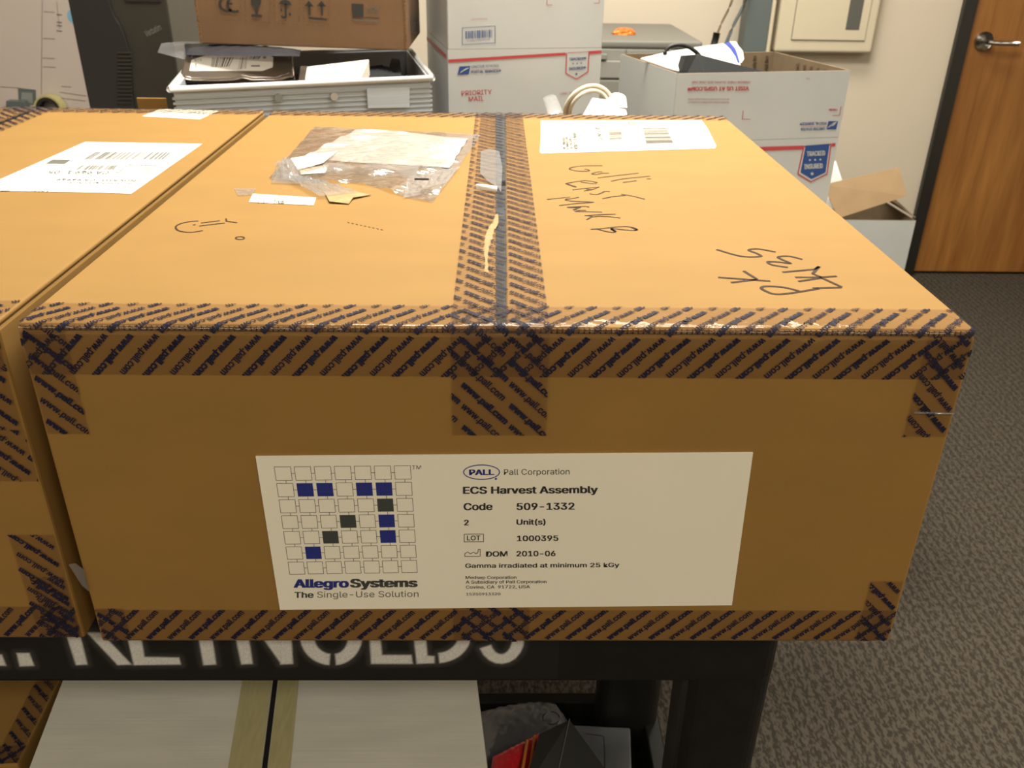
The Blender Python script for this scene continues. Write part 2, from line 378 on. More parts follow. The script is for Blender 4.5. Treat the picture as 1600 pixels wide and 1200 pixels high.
# hanging cords
def cord(name, label, pts, y0, r, m, tip=None):
    P = [onY(px,py,y0) for px,py in pts]
    t = thing(name, label, 'cord', P[0]+Vector((0,0,0)))
    MB().tube([tuple(p) for p in smooth_path([tuple(q) for q in P])], r, 8).obj('cord', m, t, smooth=True)
    return t, P
top = [(1180,-260),(1160,-60),(1144,0),(1128,35),(1118,60)]
t, P = cord('hanging_cord', 'thin brown cord with a black plug end hanging against the wall', top, YW-.15, .0045, 'kraft_in')
MB().tube([tuple(P[-1]+Vector((.003,0,.02))), tuple(P[-1]+Vector((-.006,0,-.04)))], .013, 10).obj('plug', 'black', t, smooth=True, label='black plug end')
t, P = cord('hanging_cord', 'blue grey cord hanging beside the grey channel', [(1200,-260),(1180,-60),(1165,0),(1146,40),(1128,85),(1115,130)], YW-.12, .0065, 'gray_post')

# ------------------------------------------------------------------ long table behind the cart
tb = thing('work_table', 'grey laminate work table behind the cart under the mail boxes', 'table', (-.35,1.5,0))
MB().box((-1.75,.93,.715),(.80,2.10,.74)).obj('tabletop', 'plank', tb, bevel=.004)
for lx in (-1.68,.75):
    for ly in (.99,2.04):
        MB().tube([(lx,ly,0),(lx,ly,.716)], .018, 12).obj('leg', 'cart', tb, smooth=True)

# ------------------------------------------------------------------ the two big boxes
def fold_front(x, s, h, y0=0, r=.006, top=.0425):
    """s metres along a tape running from the top face over the front edge and down"""
    L1 = top-r; A = r*math.pi/2
    if s < L1: return Vector((x, y0+top-s, ZT+h))
    if s < L1+A:
        a = (s-L1)/r; return Vector((x, y0+r-(r+h)*math.sin(a), ZT-r+(r+h)*math.cos(a)))
    return Vector((x, y0-h, ZT-r-(s-L1-A)))
TXT = 'www.pall.com'
def strip(parent, length, width, Fm, phase=0.0, cuts_u=(), cuts_v=(), du=.02, dv=.02, keep=None, pmat='ink', tmat='tape', lift=.0006, label=None, ext=True):
    """tape strip part with its diagonal print as a sub-part. Fm(u,v,h) -> world"""
    us = sorted(set([0,length]+list(cuts_u)+[length*i/max(1,round(length/du)) for i in range(1,max(1,round(length/du)))]))
    vs = sorted(set([0,width]+list(cuts_v)+[width*i/max(1,round(width/dv)) for i in range(1,max(1,round(width/dv)))]))
    idx = {}; V = []; Fc = []
    for i,u in enumerate(us):
        for j,v in enumerate(vs): idx[i,j] = len(V); V.append(Fm(u,v,lift))
    for i in range(len(us)-1):
        for j in range(len(vs)-1):
            if keep and not keep((us[i]+us[i+1])/2, (vs[j]+vs[j+1])/2): continue
            Fc.append((idx[i,j], idx[i+1,j], idx[i+1,j+1], idx[i,j+1]))
    t = mesh_obj('tape_strip', V, Fc, tmat, parent, smooth=True, label=label)
    bm = bmesh.new(); c45 = math.sqrt(.5); size = .0058
    pitch = .0195; TL = .0505
    k0 = int(-width/pitch)-3; k1 = int((length+.03)/pitch)+3
    for k in range(k0, k1):
        for j in (-1,0,1,2):
            bold = (k+j) % 2 == 0
            g, fs, cap, wd = glyphs(TXT, .09 if bold else .045, 1)
            sv = width*.14 - .004 + j*(TL+.0035)*c45; su = k*pitch + phase + (sv)
            if sv > width or sv+TL*c45 < 0: continue
            tl = TL if bold else TL*.93
            vv = [bm.verts.new((su+(x*tl)*c45-(y*size*1.05)*c45, sv+(x*tl)*c45+(y*size*1.05)*c45, z*2.5e-5)) for x,y,z in g]
            for f in fs:
                try: bm.faces.new([vv[i] for i in f])
                except ValueError: pass
    def cut(co, no, clear):
        bmesh.ops.bisect_plane(bm, geom=bm.verts[:]+bm.edges[:]+bm.faces[:], plane_co=co, plane_no=no, clear_outer=clear)
    cut((0,0,0),(-1,0,0),True); cut((length,0,0),(1,0,0),True); cut((0,0,0),(0,-1,0),True); cut((0,width,0),(0,1,0),True)
    for q in cuts_u: cut((q,0,0),(1,0,0),False)
    for q in cuts_v: cut((0,q,0),(0,1,0),False)
    bm.verts.ensure_lookup_table()
    if keep:
        bmesh.ops.delete(bm, geom=[f for f in bm.faces if not keep(*f.calc_center_median()[:2])], context='FACES')
    bm.verts.index_update()
    V = [Fm(v.co.x, v.co.y, lift+.0003+v.co.z) for v in bm.verts]; Fc = [tuple(v.index for v in f.verts) for f in bm.faces]
    bm.free()
    if Fc: mesh_obj('tape_print', V, Fc, pmat, t)['kind'] = 'stuff'
    return t
HW = BW/2
def wave(u, v): return .0006*math.sin(u*43)*math.sin(v*60+1)+.0005*math.sin(u*117+v*31)
box = thing('shipping_carton', 'large kraft carton in front with the white product label on its face', 'box', (0,BD/2,ZB), 'kraft shipping cartons taped with printed tape')
TH = .005
b = MB()
# shell: walls as a closed ring with bottom
o4 = [(-HW,0),(HW,0),(HW,BD),(-HW,BD)]; i4 = [(-HW+TH,TH),(HW-TH,TH),(HW-TH,BD-TH),(-HW+TH,BD-TH)]
def ring(mb, z0, z1):
    vs = [(x,y,z0) for x,y in o4]+[(x,y,z1) for x,y in o4]+[(x,y,z0+TH) for x,y in i4]+[(x,y,z1) for x,y in i4]
    fs = [(3,2,1,0),(8,9,10,11)]
    for i in range(4):
        j = (i+1)%4; fs += [(i,j,j+4,i+4),(8+j,8+i,12+i,12+j),(4+i,4+j,12+j,12+i)]
    mb.add(vs, fs)
ring(b, ZB, ZT-TH-.0005)
body = b.obj('carton_body', 'kraft', box, bevel=.0025)
# two top flaps meeting at a seam, slightly skewed gap
def flap(x0f, x1f, x1b, x0b):
    m_ = MB(); yf, yb = .0025, BD-.0025
    n = 16; top = []; 
    lo = [(x0f,yf),(x1f,yf),(x1b,yb),(x0b,yb)]
    m_.hexa([(x,y,ZT-TH) for x,y in lo], [(x,y,ZT) for x,y in lo]); return m_
flap(-HW,-.004,-.007,-HW).obj('flap', 'kraft', box, bevel=.0022, seg=3)
flap(.0035,HW,HW,.009).obj('flap', 'kraft', box, bevel=.0022, seg=3)
# raw corrugated edge of the flaps on the front
m_ = MB()
for i in range(int(BW/.0042)):
    x = -HW+.006+i*.0042
    if x > HW-.006 or abs(x) < .006: continue
    m_.box((x,.0012,ZT-.0045),(x+.0030,.0030,ZT-.0012))
m_.obj('corrugated_edge', 'kraft_edge', box, label='raw corrugated flap edge')

# --- tape along the front top edge
Lf = .0365+.006*math.pi/2+.036
fv = [.0365, .0365+.006*math.pi/8, .0365+.006*math.pi/4, .0365+.006*math.pi*3/8, .0365+.006*math.pi/2]
strip(box, BW-.002, Lf, lambda u,v,h: fold_front(HW-.001-u, v, h+(.0009*math.sin(u*61)*math.sin(u*23+2) if .03<v<.052 else 0)*(1 if u<.35 else .3)), .004, cuts_v=fv, du=.006)
# --- tape along the back top edge
strip(box, BW-.002, .040, lambda u,v,h: Vector((-HW+.001+u, BD-.042+v, ZT+h)), .0)
# --- centre tape: along the seam, over the front edge, down the front
LU = BD-.0425-.002
HOLE = [onZ(776,321,ZT), onZ(788,321,ZT), onZ(788,334,ZT), onZ(776,334,ZT)]
TORN_PX = [(779,335),(774,336),(771,346),(763,357),(757,372),(755,392),(758,408),(757,425),(764,428),(762,410),(763,394),(768,378),(772,362),(779,350)]
TORN = [onZ(px,py,ZT) for px,py in TORN_PX]
def inside(x, y, poly):
    c = False; n = len(poly)
    for i in range(n):
        a, b_ = poly[i], poly[(i+1)%n]
        if (a.y > y) != (b_.y > y) and x < (b_.x-a.x)*(y-a.y)/(b_.y-a.y)+a.x: c = not c
    return c
def cmap(u, v, h):
    x = -.0395+v*(.0765/.0765)
    if u < LU: return Vector((x, BD-.002-u, ZT+h))
    return fold_front(x, u-LU, h)
def ckeep(u, v):
    p = cmap(u, v, 0)
    if p.z < ZT-.001: return True
    return not (inside(p.x, p.y, HOLE) or inside(p.x, p.y, TORN))
cu = [LU+q for q in fv]
strip(box, LU+fv[-1]+.089, .0765, lambda u,v,h: cmap(u,v,h+(.0005 if u<LU+.03 else .0008)), .007, cuts_u=cu, keep=ckeep, du=.004, dv=.004, lift=.0008)
m_ = MB(); m_.hexa([(-.0042,.004,ZT-.0022),(.0037,.004,ZT-.0022),(.0072,.42,ZT-.0022),(-.0055,.42,ZT-.0022)], [(-.0042,.004,ZT-.0018),(.0037,.004,ZT-.0018),(.0072,.42,ZT-.0018),(-.0055,.42,ZT-.0018)])
m_.hexa([(-.0055,.445,ZT-.0022),(.0072,.445,ZT-.0022),(.0092,.86,ZT-.0022),(-.0072,.86,ZT-.0022)], [(-.0055,.445,ZT-.0018),(.0072,.445,ZT-.0018),(.0092,.86,ZT-.0018),(-.0072,.86,ZT-.0018)])
m_.obj('seam_film', 'gap_film', box, label='greyish film of tape sagging into the seam')
# torn liner, haze patch where the tape has lifted, white curl
m_ = MB(); m_.add([p+Vector((0,0,.0006)) for p in TORN], [tuple(range(len(TORN)))]); m_.obj('torn_liner', 'kraft_pale', box, label='torn pale liner beside the seam')
m_ = MB(); P = [onZ(px,py,ZT+.003) for px,py in [(751,236),(765,232),(780,236),(785,262),(783,300),(777,292),(762,283),(750,270)]]
m_.add([p for p in P], [tuple(range(8))]); m_.obj('tape_strip', 'tape_haze', box, label='cloudy lifted tape patch')
a_, b_ = onZ(743,297,ZT), onZ(777,301,ZT)
m_ = MB(); n = 8
for i in range(n):
    t0 = i/(n-1); 
pts = []
for i in range(9):
    t = i/8; an = math.pi*.8*t
    pts.append((.004*math.sin(an), .004-.004*math.cos(an)))
for i in range(8):
    (y0_,z0_),(y1_,z1_) = pts[i], pts[i+1]
    m_.quad(a_+Vector((0,-y0_,z0_+.001)), b_+Vector((0,-y0_,z0_+.001)), b_+Vector((0,-y1_,z1_+.001)), a_+Vector((.004,-y1_,z1_+.001)))
m_.obj('tape_curl', 'paper_b', box, smooth=True, label='white curled edge of torn tape')
# grey tissue seen in seam
# --- bottom front tape, corner tapes
def vm(x0, z0, ux, uz, vx, vz, skew=0):
    return lambda u,v,h: Vector((x0+ux*u+vx*v+skew*u, -h, z0+uz*u+vz*v))
strip(box, BW-.004, .038, vm(-HW+.002, ZB+.001, 1,0, 0,1), .003)
strip(box, .046, .070, vm(-.042, ZB+.047, 0,-1, 1,0), .012, lift=.0010)
strip(box, .092, .034, vm(-HW+.002, ZT-.004, 0,-1, 1,0), .002, lift=.0011)
strip(box, .092, .036, vm(HW-.002, ZB+.322-.095, 0,1, -1,0), .006, lift=.0011)
strip(box, .072, .030, vm(HW-.003, ZB+.002, 0,1, -1,0, 0), .002, lift=.0011)
strip(box, .040, .026, vm(-HW+.002, ZB+.041, 0,-1, 1,0), .008, lift=.0011)
# --- small folded tape crease (bright) on right corner
a_, b_ = onY(1428,645,-.002), onY(1492,646,-.002)
MB().tube([tuple(a_), tuple(b_)], .0011, 6).obj('tape_crease', 'tape_haze', box, smooth=True, label='bright creased fold of tape')

# --- big white product label
LP = [onY(*p, -.0003) for p in [(400,712),(1176,706),(1143,944),(438,951)]]
lab = MB().slab([LP[3],LP[2],LP[1],LP[0]], (0,-.0016,0)).obj('product_label', 'paper', box, label='white product label with blue and black print')
p = Print((0,-.0019,0), (0,-1,0), .0002)
p.ell((752.5,737.8), 28.8, 12, 1.5, 'pblue')
p.text('PALL', (733,742.4), (772.3,741.9), 8.6, 'pblue', .07)
p.poly([(774.8+1.7*math.cos(a),748.2+1.7*math.sin(a)) for a in [i*math.pi/5 for i in range(10)]], 'pblue')
p.text('Pall Corporation', (787.5,742), (890,741.2), 8.8, 'pgray')
p.text('ECS Harvest Assembly', (723.4,771.6), (934.4,770.4), 11, 'pdark', .06)
p.text('Code', (724.4,797.2), (769.7,796.8), 11, 'pdark', .05)
p.text('509-1332', (807.2,796.9), (897.8,796.2), 10.8, 'pdark', .05)
p.text('2', (725,820.8), (732.5,820.8), 8.6, 'pdark', .05); p.text('Unit(s)', (807,819.9), (852.5,819.7), 8.4, 'pdark', .05)
p.text('LOT', (729.7,844.4), (750.6,844.2), 7.4, 'pdark', .03)
for q in ([(725.3,834.8),(755.6,834.5)],[(755.6,834.5),(755.6,846.6)],[(755.6,846.6),(725.3,846.8)],[(725.3,846.8),(725.3,834.8)]): p.lpx(q[0],q[1],.9,'pdark')
p.text('1000395', (807.8,845.5), (872.5,845), 8.4, 'pdark', .045)
fx = [(726.2,869.6),(726.2,865),(731,862.5),(735,865.5),(740,862.6),(744,865.4),(746.8,863.4),(747.2,858.4),(750.2,858.2),(750.2,869.3)]
for a_,b_ in zip(fx, fx[1:]+fx[:1]): p.lpx(a_,b_,.9,'pdark')
p.text('DOM', (759.4,869.8), (793,869.4), 8.2, 'pdark', .045); p.text('2010-06', (807,869.3), (868,868.8), 8.2, 'pdark', .045)
p.text('Gamma irradiated at minimum 25 kGy', (726.9,887.3), (967.8,886), 6.6, 'pdark', .035)
p.text('Medsep Corporation', (727.5,904.8), (806.9,904.4), 4.8, 'pdark', .028); p.text('A Subsidiary of Pall Corporation', (727.8,911.9), (853.8,911.2), 4.8, 'pdark', .028)
p.text('Covina, CA  91722, USA', (728,919.8), (828,919.2), 4.8, 'pdark', .028); p.text('15250913320', (728.4,930.4), (782,930.1), 4.0, 'pdark', .028)
TLq, TRq, BRq, BLq = (428.3,729.6), (641.3,727.6), (652,894.4), (452.7,897.4)
def gq(s, t):
    a = (TLq[0]+(TRq[0]-TLq[0])*s, TLq[1]+(TRq[1]-TLq[1])*s); b_ = (BLq[0]+(BRq[0]-BLq[0])*s, BLq[1]+(BRq[1]-BLq[1])*s)
    t2 = t*(1.06-.06*t)
    return (a[0]+(b_[0]-a[0])*t2, a[1]+(b_[1]-a[1])*t2)
pi_, cw = .1467, .1197
blue = {(1,1),(1,2),(1,4),(1,5),(3,5),(4,5),(5,1)}; gray = {(2,5),(3,3),(4,2)}
for r in range(7):
    for c in range(7):
        s0, t0 = c*pi_, r*pi_; q = [gq(s0,t0), gq(s0+cw,t0), gq(s0+cw,t0+cw), gq(s0,t0+cw)]
        if (r,c) in blue: p.poly(q, 'pblue')
        elif (r,c) in gray: p.poly(q, 'pgray')
        else:
            for i in range(4): p.lpx(q[i], q[(i+1)%4], .75, 'pline')
        if c < 6: p.lpx(gq(s0+cw,t0+cw/2), gq(s0+pi_,t0+cw/2), .8, 'pline')
        if r < 6: p.lpx(gq(s0+cw*.6,t0+cw), gq(s0+cw*.6,t0+pi_), .8, 'pline')
p.text('TM', (643.8,733.3), (658,733.2), 6, 'pline')
p.text('Allegro', (458.8,918.4), (545.2,917.9), 13.2, 'pblue', .085); p.text('Systems', (547,917.9), (652.5,917.2), 13.2, 'pgray', .085)
p.text('The', (460,934.2), (490,934), 9.2, 'pgray', .05); p.text('Single-Use Solution', (495.5,933.9), (654,932.6), 9.4, 'pline')
p.build(lab)

# --- top: right hand shipping label
def zlabel(px, name, m, parent, z=ZT, label=None, th=.0003):
    P = [onZ(*q, z+.0003) for q in px]
    return MB().slab(P[::-1], (0,0,th)).obj(name, m, parent, label=label)
q = [(845,189),(1096,188),(1105,200),(1119,228),(1117,232),(846,240),(843.5,238),(845,214)]
rl = zlabel(q, 'shipping_label', 'cream', box, label='cream shipping label printed sideways')
p = Print((0,0,ZT+.0006), (0,0,1), .0003)
def C6(x, y): return (840+x*290/1600, 180+y*290/1600)
def cq(*pts): return [C6(*t) for t in pts]
p.bars([C6(905,105),C6(935,245),C6(1172,240),C6(1110,103)], 44, 'pmid', .58, 3)
p.bars([C6(608,132),C6(622,212),C6(732,205),C6(722,130)], 18, 'pmid', .6, 4)
p.bars([C6(740,52),C6(862,52),C6(864,90),C6(748,92)], 30, 'pline', .72, 5)
p.text('CA 949', C6(530,215), C6(530,120), 7, 'pmid', .02, up=(-1,0)) if False else None
for (t_, a_, b_, cp_) in [('1-05', (560,90),(512,124),0)]: pass
p.text('CA 949 1-05', C6(562,215), C6(535,98), 8.0, 'pline', .07, up=(-.95,.05))
p.text('NOVATO  CA 94949', C6(350,292), C6(335,150), 6.5, 'pline', .07, up=(-.99,0))
p.text('SHIP TO RECEIVING', C6(305,292), C6(292,200), 4.4, 'pmid', .05, up=(-.99,0)); p.text('BEL MARIN KEYS BLVD', C6(272,295), C6(262,188), 4.4, 'pmid', .05, up=(-.99,0)); p.text('UNIT 2 WAREHOUSE', C6(242,295), C6(236,188), 4.4, 'pmid', .05, up=(-.99,0))
for k in range(5): p.line([C6(1350+k*9,60), C6(1470+k*9,250)], .0006, 'pmid')
p.line([C6(1118,60), C6(1240,280)], .0005, 'pmid'); p.line([C6(850,130), C6(890,285)], .0005, 'pmid')
for k in range(8): p.line([C6(50+k*11,245), C6(45+k*11,300)], .0006, 'pmid')
for k in range(7): p.line([C6(540+k*30,232), C6(548+k*30,290)], .0012, 'pmid')
p.line([C6(48,160), C6(88,160)], .002, 'pmid')
p.build(rl)
# --- small white sticker, left
sl = zlabel([(395,303),(494,309),(490,321),(389,316)], 'small_sticker', 'cream', box, label='small white sticker below the pouch')
p = Print((0,0,ZT+.0006), (0,0,1), .0003)
def C7(x, y): return (360+x*440/1600, 180+y*330/1200)
for a_,b_ in [((170,450),(158,498)),((278,455),(262,500)),((255,470),(250,500)),((187,478),(192,498)),((200,478),(255,482))]: p.line([C7(*a_),C7(*b_)], .0007, 'pgray')
p.text('LS', C7(272,500), C7(306,502), 4, 'pgray', .05)
p.build(sl)

# --- handwriting on the top
hw = Print((0,0,ZT+.0001), (0,0,1), .0003)
def CA(x, y): return (660+x/4, 180+y/4)
def CB(x, y): return (1060+x/4, 360+y/4)
def CC(x, y): return (x/4, 150+y/4)
def pen(pts, f, w, sm=True):
    q = [f(*t) for t in pts]
    if sm and len(q) > 5: q = smooth_path(q)
    hw.line(q, w, 'marker')
wA = .0021
def CA2(x, y): return (850+x*190/1600, 240+y*140/1179)
for s_ in [[(770,157),(560,158),(420,170),(340,190),(360,212),(450,228),(560,230),(600,222),(570,208),(530,203)],
           [(770,238),(720,238),(640,258),(640,270),(700,272),(760,258),(855,255)],[(1245,255),(980,285),(710,318)],
           [(1395,295),(1130,320),(980,340),(885,362)],[(1220,355),(1040,378)],[(1350,332),(1408,330)],
           [(290,390),(420,368),(540,352),(640,365),(705,383)],[(480,372),(600,390),(690,395)],
           [(375,475),(500,460),(730,438),(640,470),(525,490)],[(545,458),(620,480)],
           [(865,498),(800,497),(760,515),(700,535),(650,535),(600,525)],
           [(765,592),(900,565),(1080,545)],[(1015,532),(1100,545),(1200,565),(1325,598)],
           [(40,600),(200,585),(345,568),(275,606),(460,573)],[(275,606),(320,618),(450,628),(655,638),(430,655),(200,682)],
           [(590,705),(540,692),(310,705),(400,710),(480,703),(385,738),(430,735)],
           [(555,745),(460,745),(400,760),(560,762),(765,768)],
           [(945,795),(760,800),(535,815),(640,825)],[(560,868),(620,835),(720,822),(850,828),(1005,845)],
           [(615,993),(760,985),(900,968),(1070,958),(1180,975),(1225,1000),(1180,1010),(1050,1000),(900,985),(890,995),(940,1025),(900,1035),(800,1018),(690,988)]]:
    pen(s_, CA2, wA)
pen([(288,390),(350,415),(425,439)], CA2, .0034); pen([(1160,972),(1222,1000),(1190,1008)], CA2, .003); pen([(890,975),(905,1000),(940,1025)], CA2, .003)
wB = .0030
for s_ in [[(238,118),(390,160),(510,162),(495,145),(440,122),(500,115),(608,134)],
           [(775,180),(690,160),(625,165),(650,182),(700,205),(640,198),(560,195),(590,215),(685,230)],
           [(880,225),(850,242),(650,260)],[(880,225),(860,245),(840,270),(895,292)],[(890,292),(730,292)],[(890,292),(990,285)],[(750,318),(895,295)],[(895,295),(1020,352)],[(1020,355),(840,360)],
           [(408,252),(492,305)],[(248,292),(575,316)],[(330,325),(492,305)],
           [(880,362),(635,398),(540,375),(520,355),(560,348),(660,355),(755,378)]]:
    pen(s_, CB, wB, sm=len(s_)>4)
wC = .0019
for s_ in [[(1240,780),(1180,785),(1120,800),(1098,820),(1120,842),(1190,851),(1268,840)],[(1205,806),(1222,802)],
           [(1255,793),(1375,778)],[(1245,812),(1330,801),(1405,793)],[(1413,765),(1415,782),(1482,791)]]:
    pen(s_, CC, wC)
hw.line([CC(1500+27*math.cos(a), 887+9*math.sin(a)) for a in [i*2*math.pi/16 for i in range(17)]], .0016, 'marker')
for k in range(9): hw.line([(543+k*6.5, 347+k*1.4), (546+k*6.5, 348+k*1.4)], .001, 'marker')
hw.build(box, 'marker_writing')

# --- document pouch
def grid_sheet(name, corners, nu, nv, hf, m, parent, z=ZT, edge=None, label=None):
    a, b_, c_, d_ = [onZ(*q, z) for q in corners]; V = []; Fc = []
    for i in range(nu+1):
        for j in range(nv+1):
            s_, t_ = i/nu, j/nv
            p_ = (a*(1-s_)+b_*s_)*(1-t_)+(d_*(1-s_)+c_*s_)*t_
            off = edge(s_, t_) if edge else (0,0)
            V.append(p_+Vector((off[0],off[1],hf(s_,t_))))
    for i in range(nu):
        for j in range(nv):
            k = i*(nv+1)+j; Fc.append((k, k+nv+1, k+nv+2, k+1))
    return mesh_obj(name, V, Fc, m, parent, smooth=True, label=label)
rr = random.Random(3)
ph = [(rr.uniform(10,40), rr.uniform(10,50), rr.uniform(0,6), rr.uniform(.4,1)) for _ in range(6)]
def wr(s_, t_): return sum(a_*math.sin(k_*s_+l_*t_+q_) for k_,l_,q_,a_ in ph)/6
pouch = grid_sheet('document_pouch', [(492,199),(752,211),(688,312),(424,276)], 60, 46,
    lambda s_,t_: .0012+.009*math.sin(math.pi*min(1,s_*1.02))*max(0,math.sin(math.pi*t_))**.6*(.75+.25*math.sin(9*s_+4*t_)) + max(0,wr(s_,t_))*(.004+.012*max(0,t_-.55)) ,
    'clear2', box, edge=lambda s_,t_: (.008*math.sin(5*s_)*t_*t_, -.014*math.sin(7*s_+1)*t_**4), label='clear plastic document pouch with folded papers')
grid_sheet('paper', [(561,204),(732,218),(702,266),(474,249)], 30, 20, lambda s_,t_: .0022+.0020*math.sin(math.pi*t_)+.0012*math.sin(22*t_+5*s_), 'paper_b', pouch)
grid_sheet('paper', [(455,252),(528,243),(505,262),(466,271)], 12, 8, lambda s_,t_: .004+.002*s_, 'cream', pouch, label='cream folded slip')
grid_sheet('paper', [(468,268),(515,262),(508,275),(470,276)], 12, 8, lambda s_,t_: .003+.001*s_, 'cream', pouch, label='cream folded slip')
grid_sheet('film_roll', [(508,262),(662,263),(650,281),(505,274)], 40, 14, lambda s_,t_: .003+.007*math.sin(math.pi*t_)*(.8+.2*math.sin(14*s_)), 'clear', pouch, label='rolled glossy fold of the pouch')
grid_sheet('crumpled_film', [(432,254),(466,252),(470,290),(424,288)], 24, 18, lambda s_,t_: .002+.016*math.sin(math.pi*t_)*math.sin(math.pi*s_)*(.5+abs(wr(s_*2,t_*1.5))), 'clear', pouch)
grid_sheet('crumpled_film', [(425,272),(470,283),(560,305),(500,312)], 30, 14, lambda s_,t_: .002+.013*math.sin(math.pi*t_)*abs(wr(s_*2,t_*1.5))+.002, 'clear', pouch)
grid_sheet('crumpled_film', [(640,276),(720,262),(690,300),(630,312)], 24, 14, lambda s_,t_: .002+.010*math.sin(math.pi*t_)*abs(wr(s_*2+1,t_*1.5)), 'clear', pouch)
grid_sheet('crumpled_film', [(366,296),(400,296),(395,306),(372,307)], 12, 6, lambda s_,t_: .001+.002*abs(wr(s_,t_)), 'clear', pouch)
m_ = MB(); m_.tube([tuple(onZ(648,280,ZT+.012)), tuple(onZ(670,280,ZT+.013))], .0012, 6); m_.obj('black_mark', 'black', pouch)
tf = MB(); P = [onZ(*q, ZT) for q in [(506,300),(555,303),(580,306),(552,312),(545,320),(515,318)]]
tf.slab([p_+Vector((0,0,.0008+.0012*(i%2))) for i,p_ in enumerate(P)], (0,0,.0006)); tf.obj('torn_liner', 'kraft_pale', box, label='torn pale strip of cardboard below the pouch')
SHARED = [c_ for c_ in box.children if c_.name.split('.')[0] in ('carton_body','flap','corrugated_edge','tape_strip') and not c_.get('label','').startswith('cloudy')]

# --- left neighbour: same kind of carton
OFF = Vector((-.757, .004, 0))
box2 = thing('shipping_carton', 'large kraft carton left of the labelled one, upside-down white label on top', 'box', Vector((0,BD/2,ZB))+OFF, 'kraft shipping cartons taped with printed tape')
for c_ in SHARED:
    n_ = c_.copy(); COL.objects.link(n_); n_.parent = box2
    for g_ in c_.children:
        k_ = g_.copy(); COL.objects.link(k_); k_.parent = n_
def zl2(px, name, m, label): return zlabel(px, name, m, box2, label=label)
l1 = zl2([(133,222),(316,225),(205,303),(150,301),(-40,298)], 'shipping_label', 'paper_b', 'white shipping label with barcodes, printed upside down')
p = Print((0,0,ZT+.0006), (0,0,1), .0003)
p.bars([(267,238),(150,237),(130,249),(254,249)][0:4], 70, 'pline', .58, 11)
p.bars([(184,258),(127,258),(117,265),(177,265)], 50, 'pline', .58, 12)
p.poly([(82,249),(111,249.5),(101,256),(71,255.5)], 'pline')
p.text('CA 949 1-05', (172,267.5), (78,266.5), 4.6, 'pline', .03, up=(-.9,1)); p.text('NOVATO   CA 94949', (213,281), (90,279), 2.8, 'pline', .03, up=(-.9,1))
p.text('BEL MARIN KEYS BLVD', (206,285.5), (107,284), 2.4, 'pmid', .02, up=(-.9,1)); p.text('SHIP TO', (210,291), (180,290.6), 2.4, 'pmid', .02, up=(-.9,1))
p.text('1 OF 2', (78,296), (55,296), 3, 'pline', .02, up=(-.9,1)); p.text('POSTAGE PAID BY SENDER', (266,256.5), (196,255), 2.6, 'pmid', 0, up=(-.9,1))
for k in range(5): p.line([(258-k*6,259+k*2.8), (200-k*5,258+k*2.8)], .0016, 'pmid')
p.line([(200,258),(181,271)], .0008, 'pmid'); p.line([(303,225.8),(312,226)], .003, 'pline'); p.line([(140,224),(300,225.5)], .0012, 'pmid')
p.line([(275,231),(300,231)], .001, 'pmid'); p.line([(1,298),(15,298)], .0016, 'pline')
p.build(l1)
l2 = zl2([(250,170.5),(343,173),(312,186.6),(222,181.8)], 'shipping_label', 'cream', 'white label at the back edge')
p = Print((0,0,ZT+.0006), (0,0,1), .0003)
p.text('CA 949', (330,177), (297,174), 3, 'pline', .03, up=(-1,1)); p.line([(248,173),(272,173.5)], .003, 'pmid'); p.line([(278,175),(290,176)], .003, 'pmid')
p.build(l2)
# corner tape at lower right of its face
strip(box2, .118, .040, lambda u,v,h: Vector((HW-.001-v, -h, ZB+.003+u))+OFF, .006, lift=.0011)
strip(box2, .050, .052, lambda u,v,h: Vector((HW-.001-v, -h, ZT-.095-.050+u))+OFF, .006, lift=.0012)
tf = MB(); P = [onY(px,py,-.004) for px,py in [(107,882),(118,880),(131,890),(134,905),(140,925),(128,915)]]
tf.add(P, [(0,1,2,3,4,5)]); tf.obj('tape_strip', 'clear', box, label='loose tag of clear tape at lower left corner')

# ------------------------------------------------------------------ cart
AP = .030; CX0, CX1, CYB = -1.35, .284, .40
cart = thing('utility_cart', 'black plastic utility cart with stencilled white letters under the cartons', 'cart', ((CX0+CX1)/2,(AP+CYB)/2,0))
def rrect(x0,y0,x1,y1,r,n=5):
    P = []
    for cx_,cy_,a0 in ((x1-r,y0+r,-90),(x1-r,y1-r,0),(x0+r,y1-r,90),(x0+r,y0+r,180)):
        for i in range(n+1):
            a = math.radians(a0+90*i/n); P.append((cx_+r*math.cos(a), cy_+r*math.sin(a)))
    return P
zt = ZB-.0012
P = rrect(CX0,AP,CX1,CYB,.020)
MB().slab([(x,y,.674) for x,y in P], (0,0,zt-.674)).obj('top_shelf', 'cart', cart, bevel=.004, seg=3)
def leg(cx_, cy_, sx, sy):
    """hollow-looking corner leg: tapered rounded post from top shelf to lower tray"""
    m_ = MB(); lo = rrect(cx_-sx*.47,cy_-sy*.47,cx_+sx*.47,cy_+sy*.47,.018); hi = rrect(cx_-sx/2,cy_-sy/2,cx_+sx/2,cy_+sy/2,.018); n = len(lo)
    m_.add([(x,y,.10) for x,y in lo]+[(x,y,.676) for x,y in hi], [tuple(range(n))[::-1], tuple(range(n,2*n))]+[(i,(i+1)%n,n+(i+1)%n,n+i) for i in range(n)])
    return m_.obj('leg', 'cart', cart, smooth=False, bevel=.0)
leg(.238, AP+.036, .090, .070); leg(.203, CYB-.036, .098, .065); leg(CX0+.045, AP+.036, .088, .070); leg(CX0+.045, CYB-.036, .088, .065)
tr = MB(); P = rrect(CX0,AP,CX1-.03,CYB-.0,.02); I = rrect(CX0+.018,AP+.018,CX1-.055,CYB-.022,.02); n = len(P)
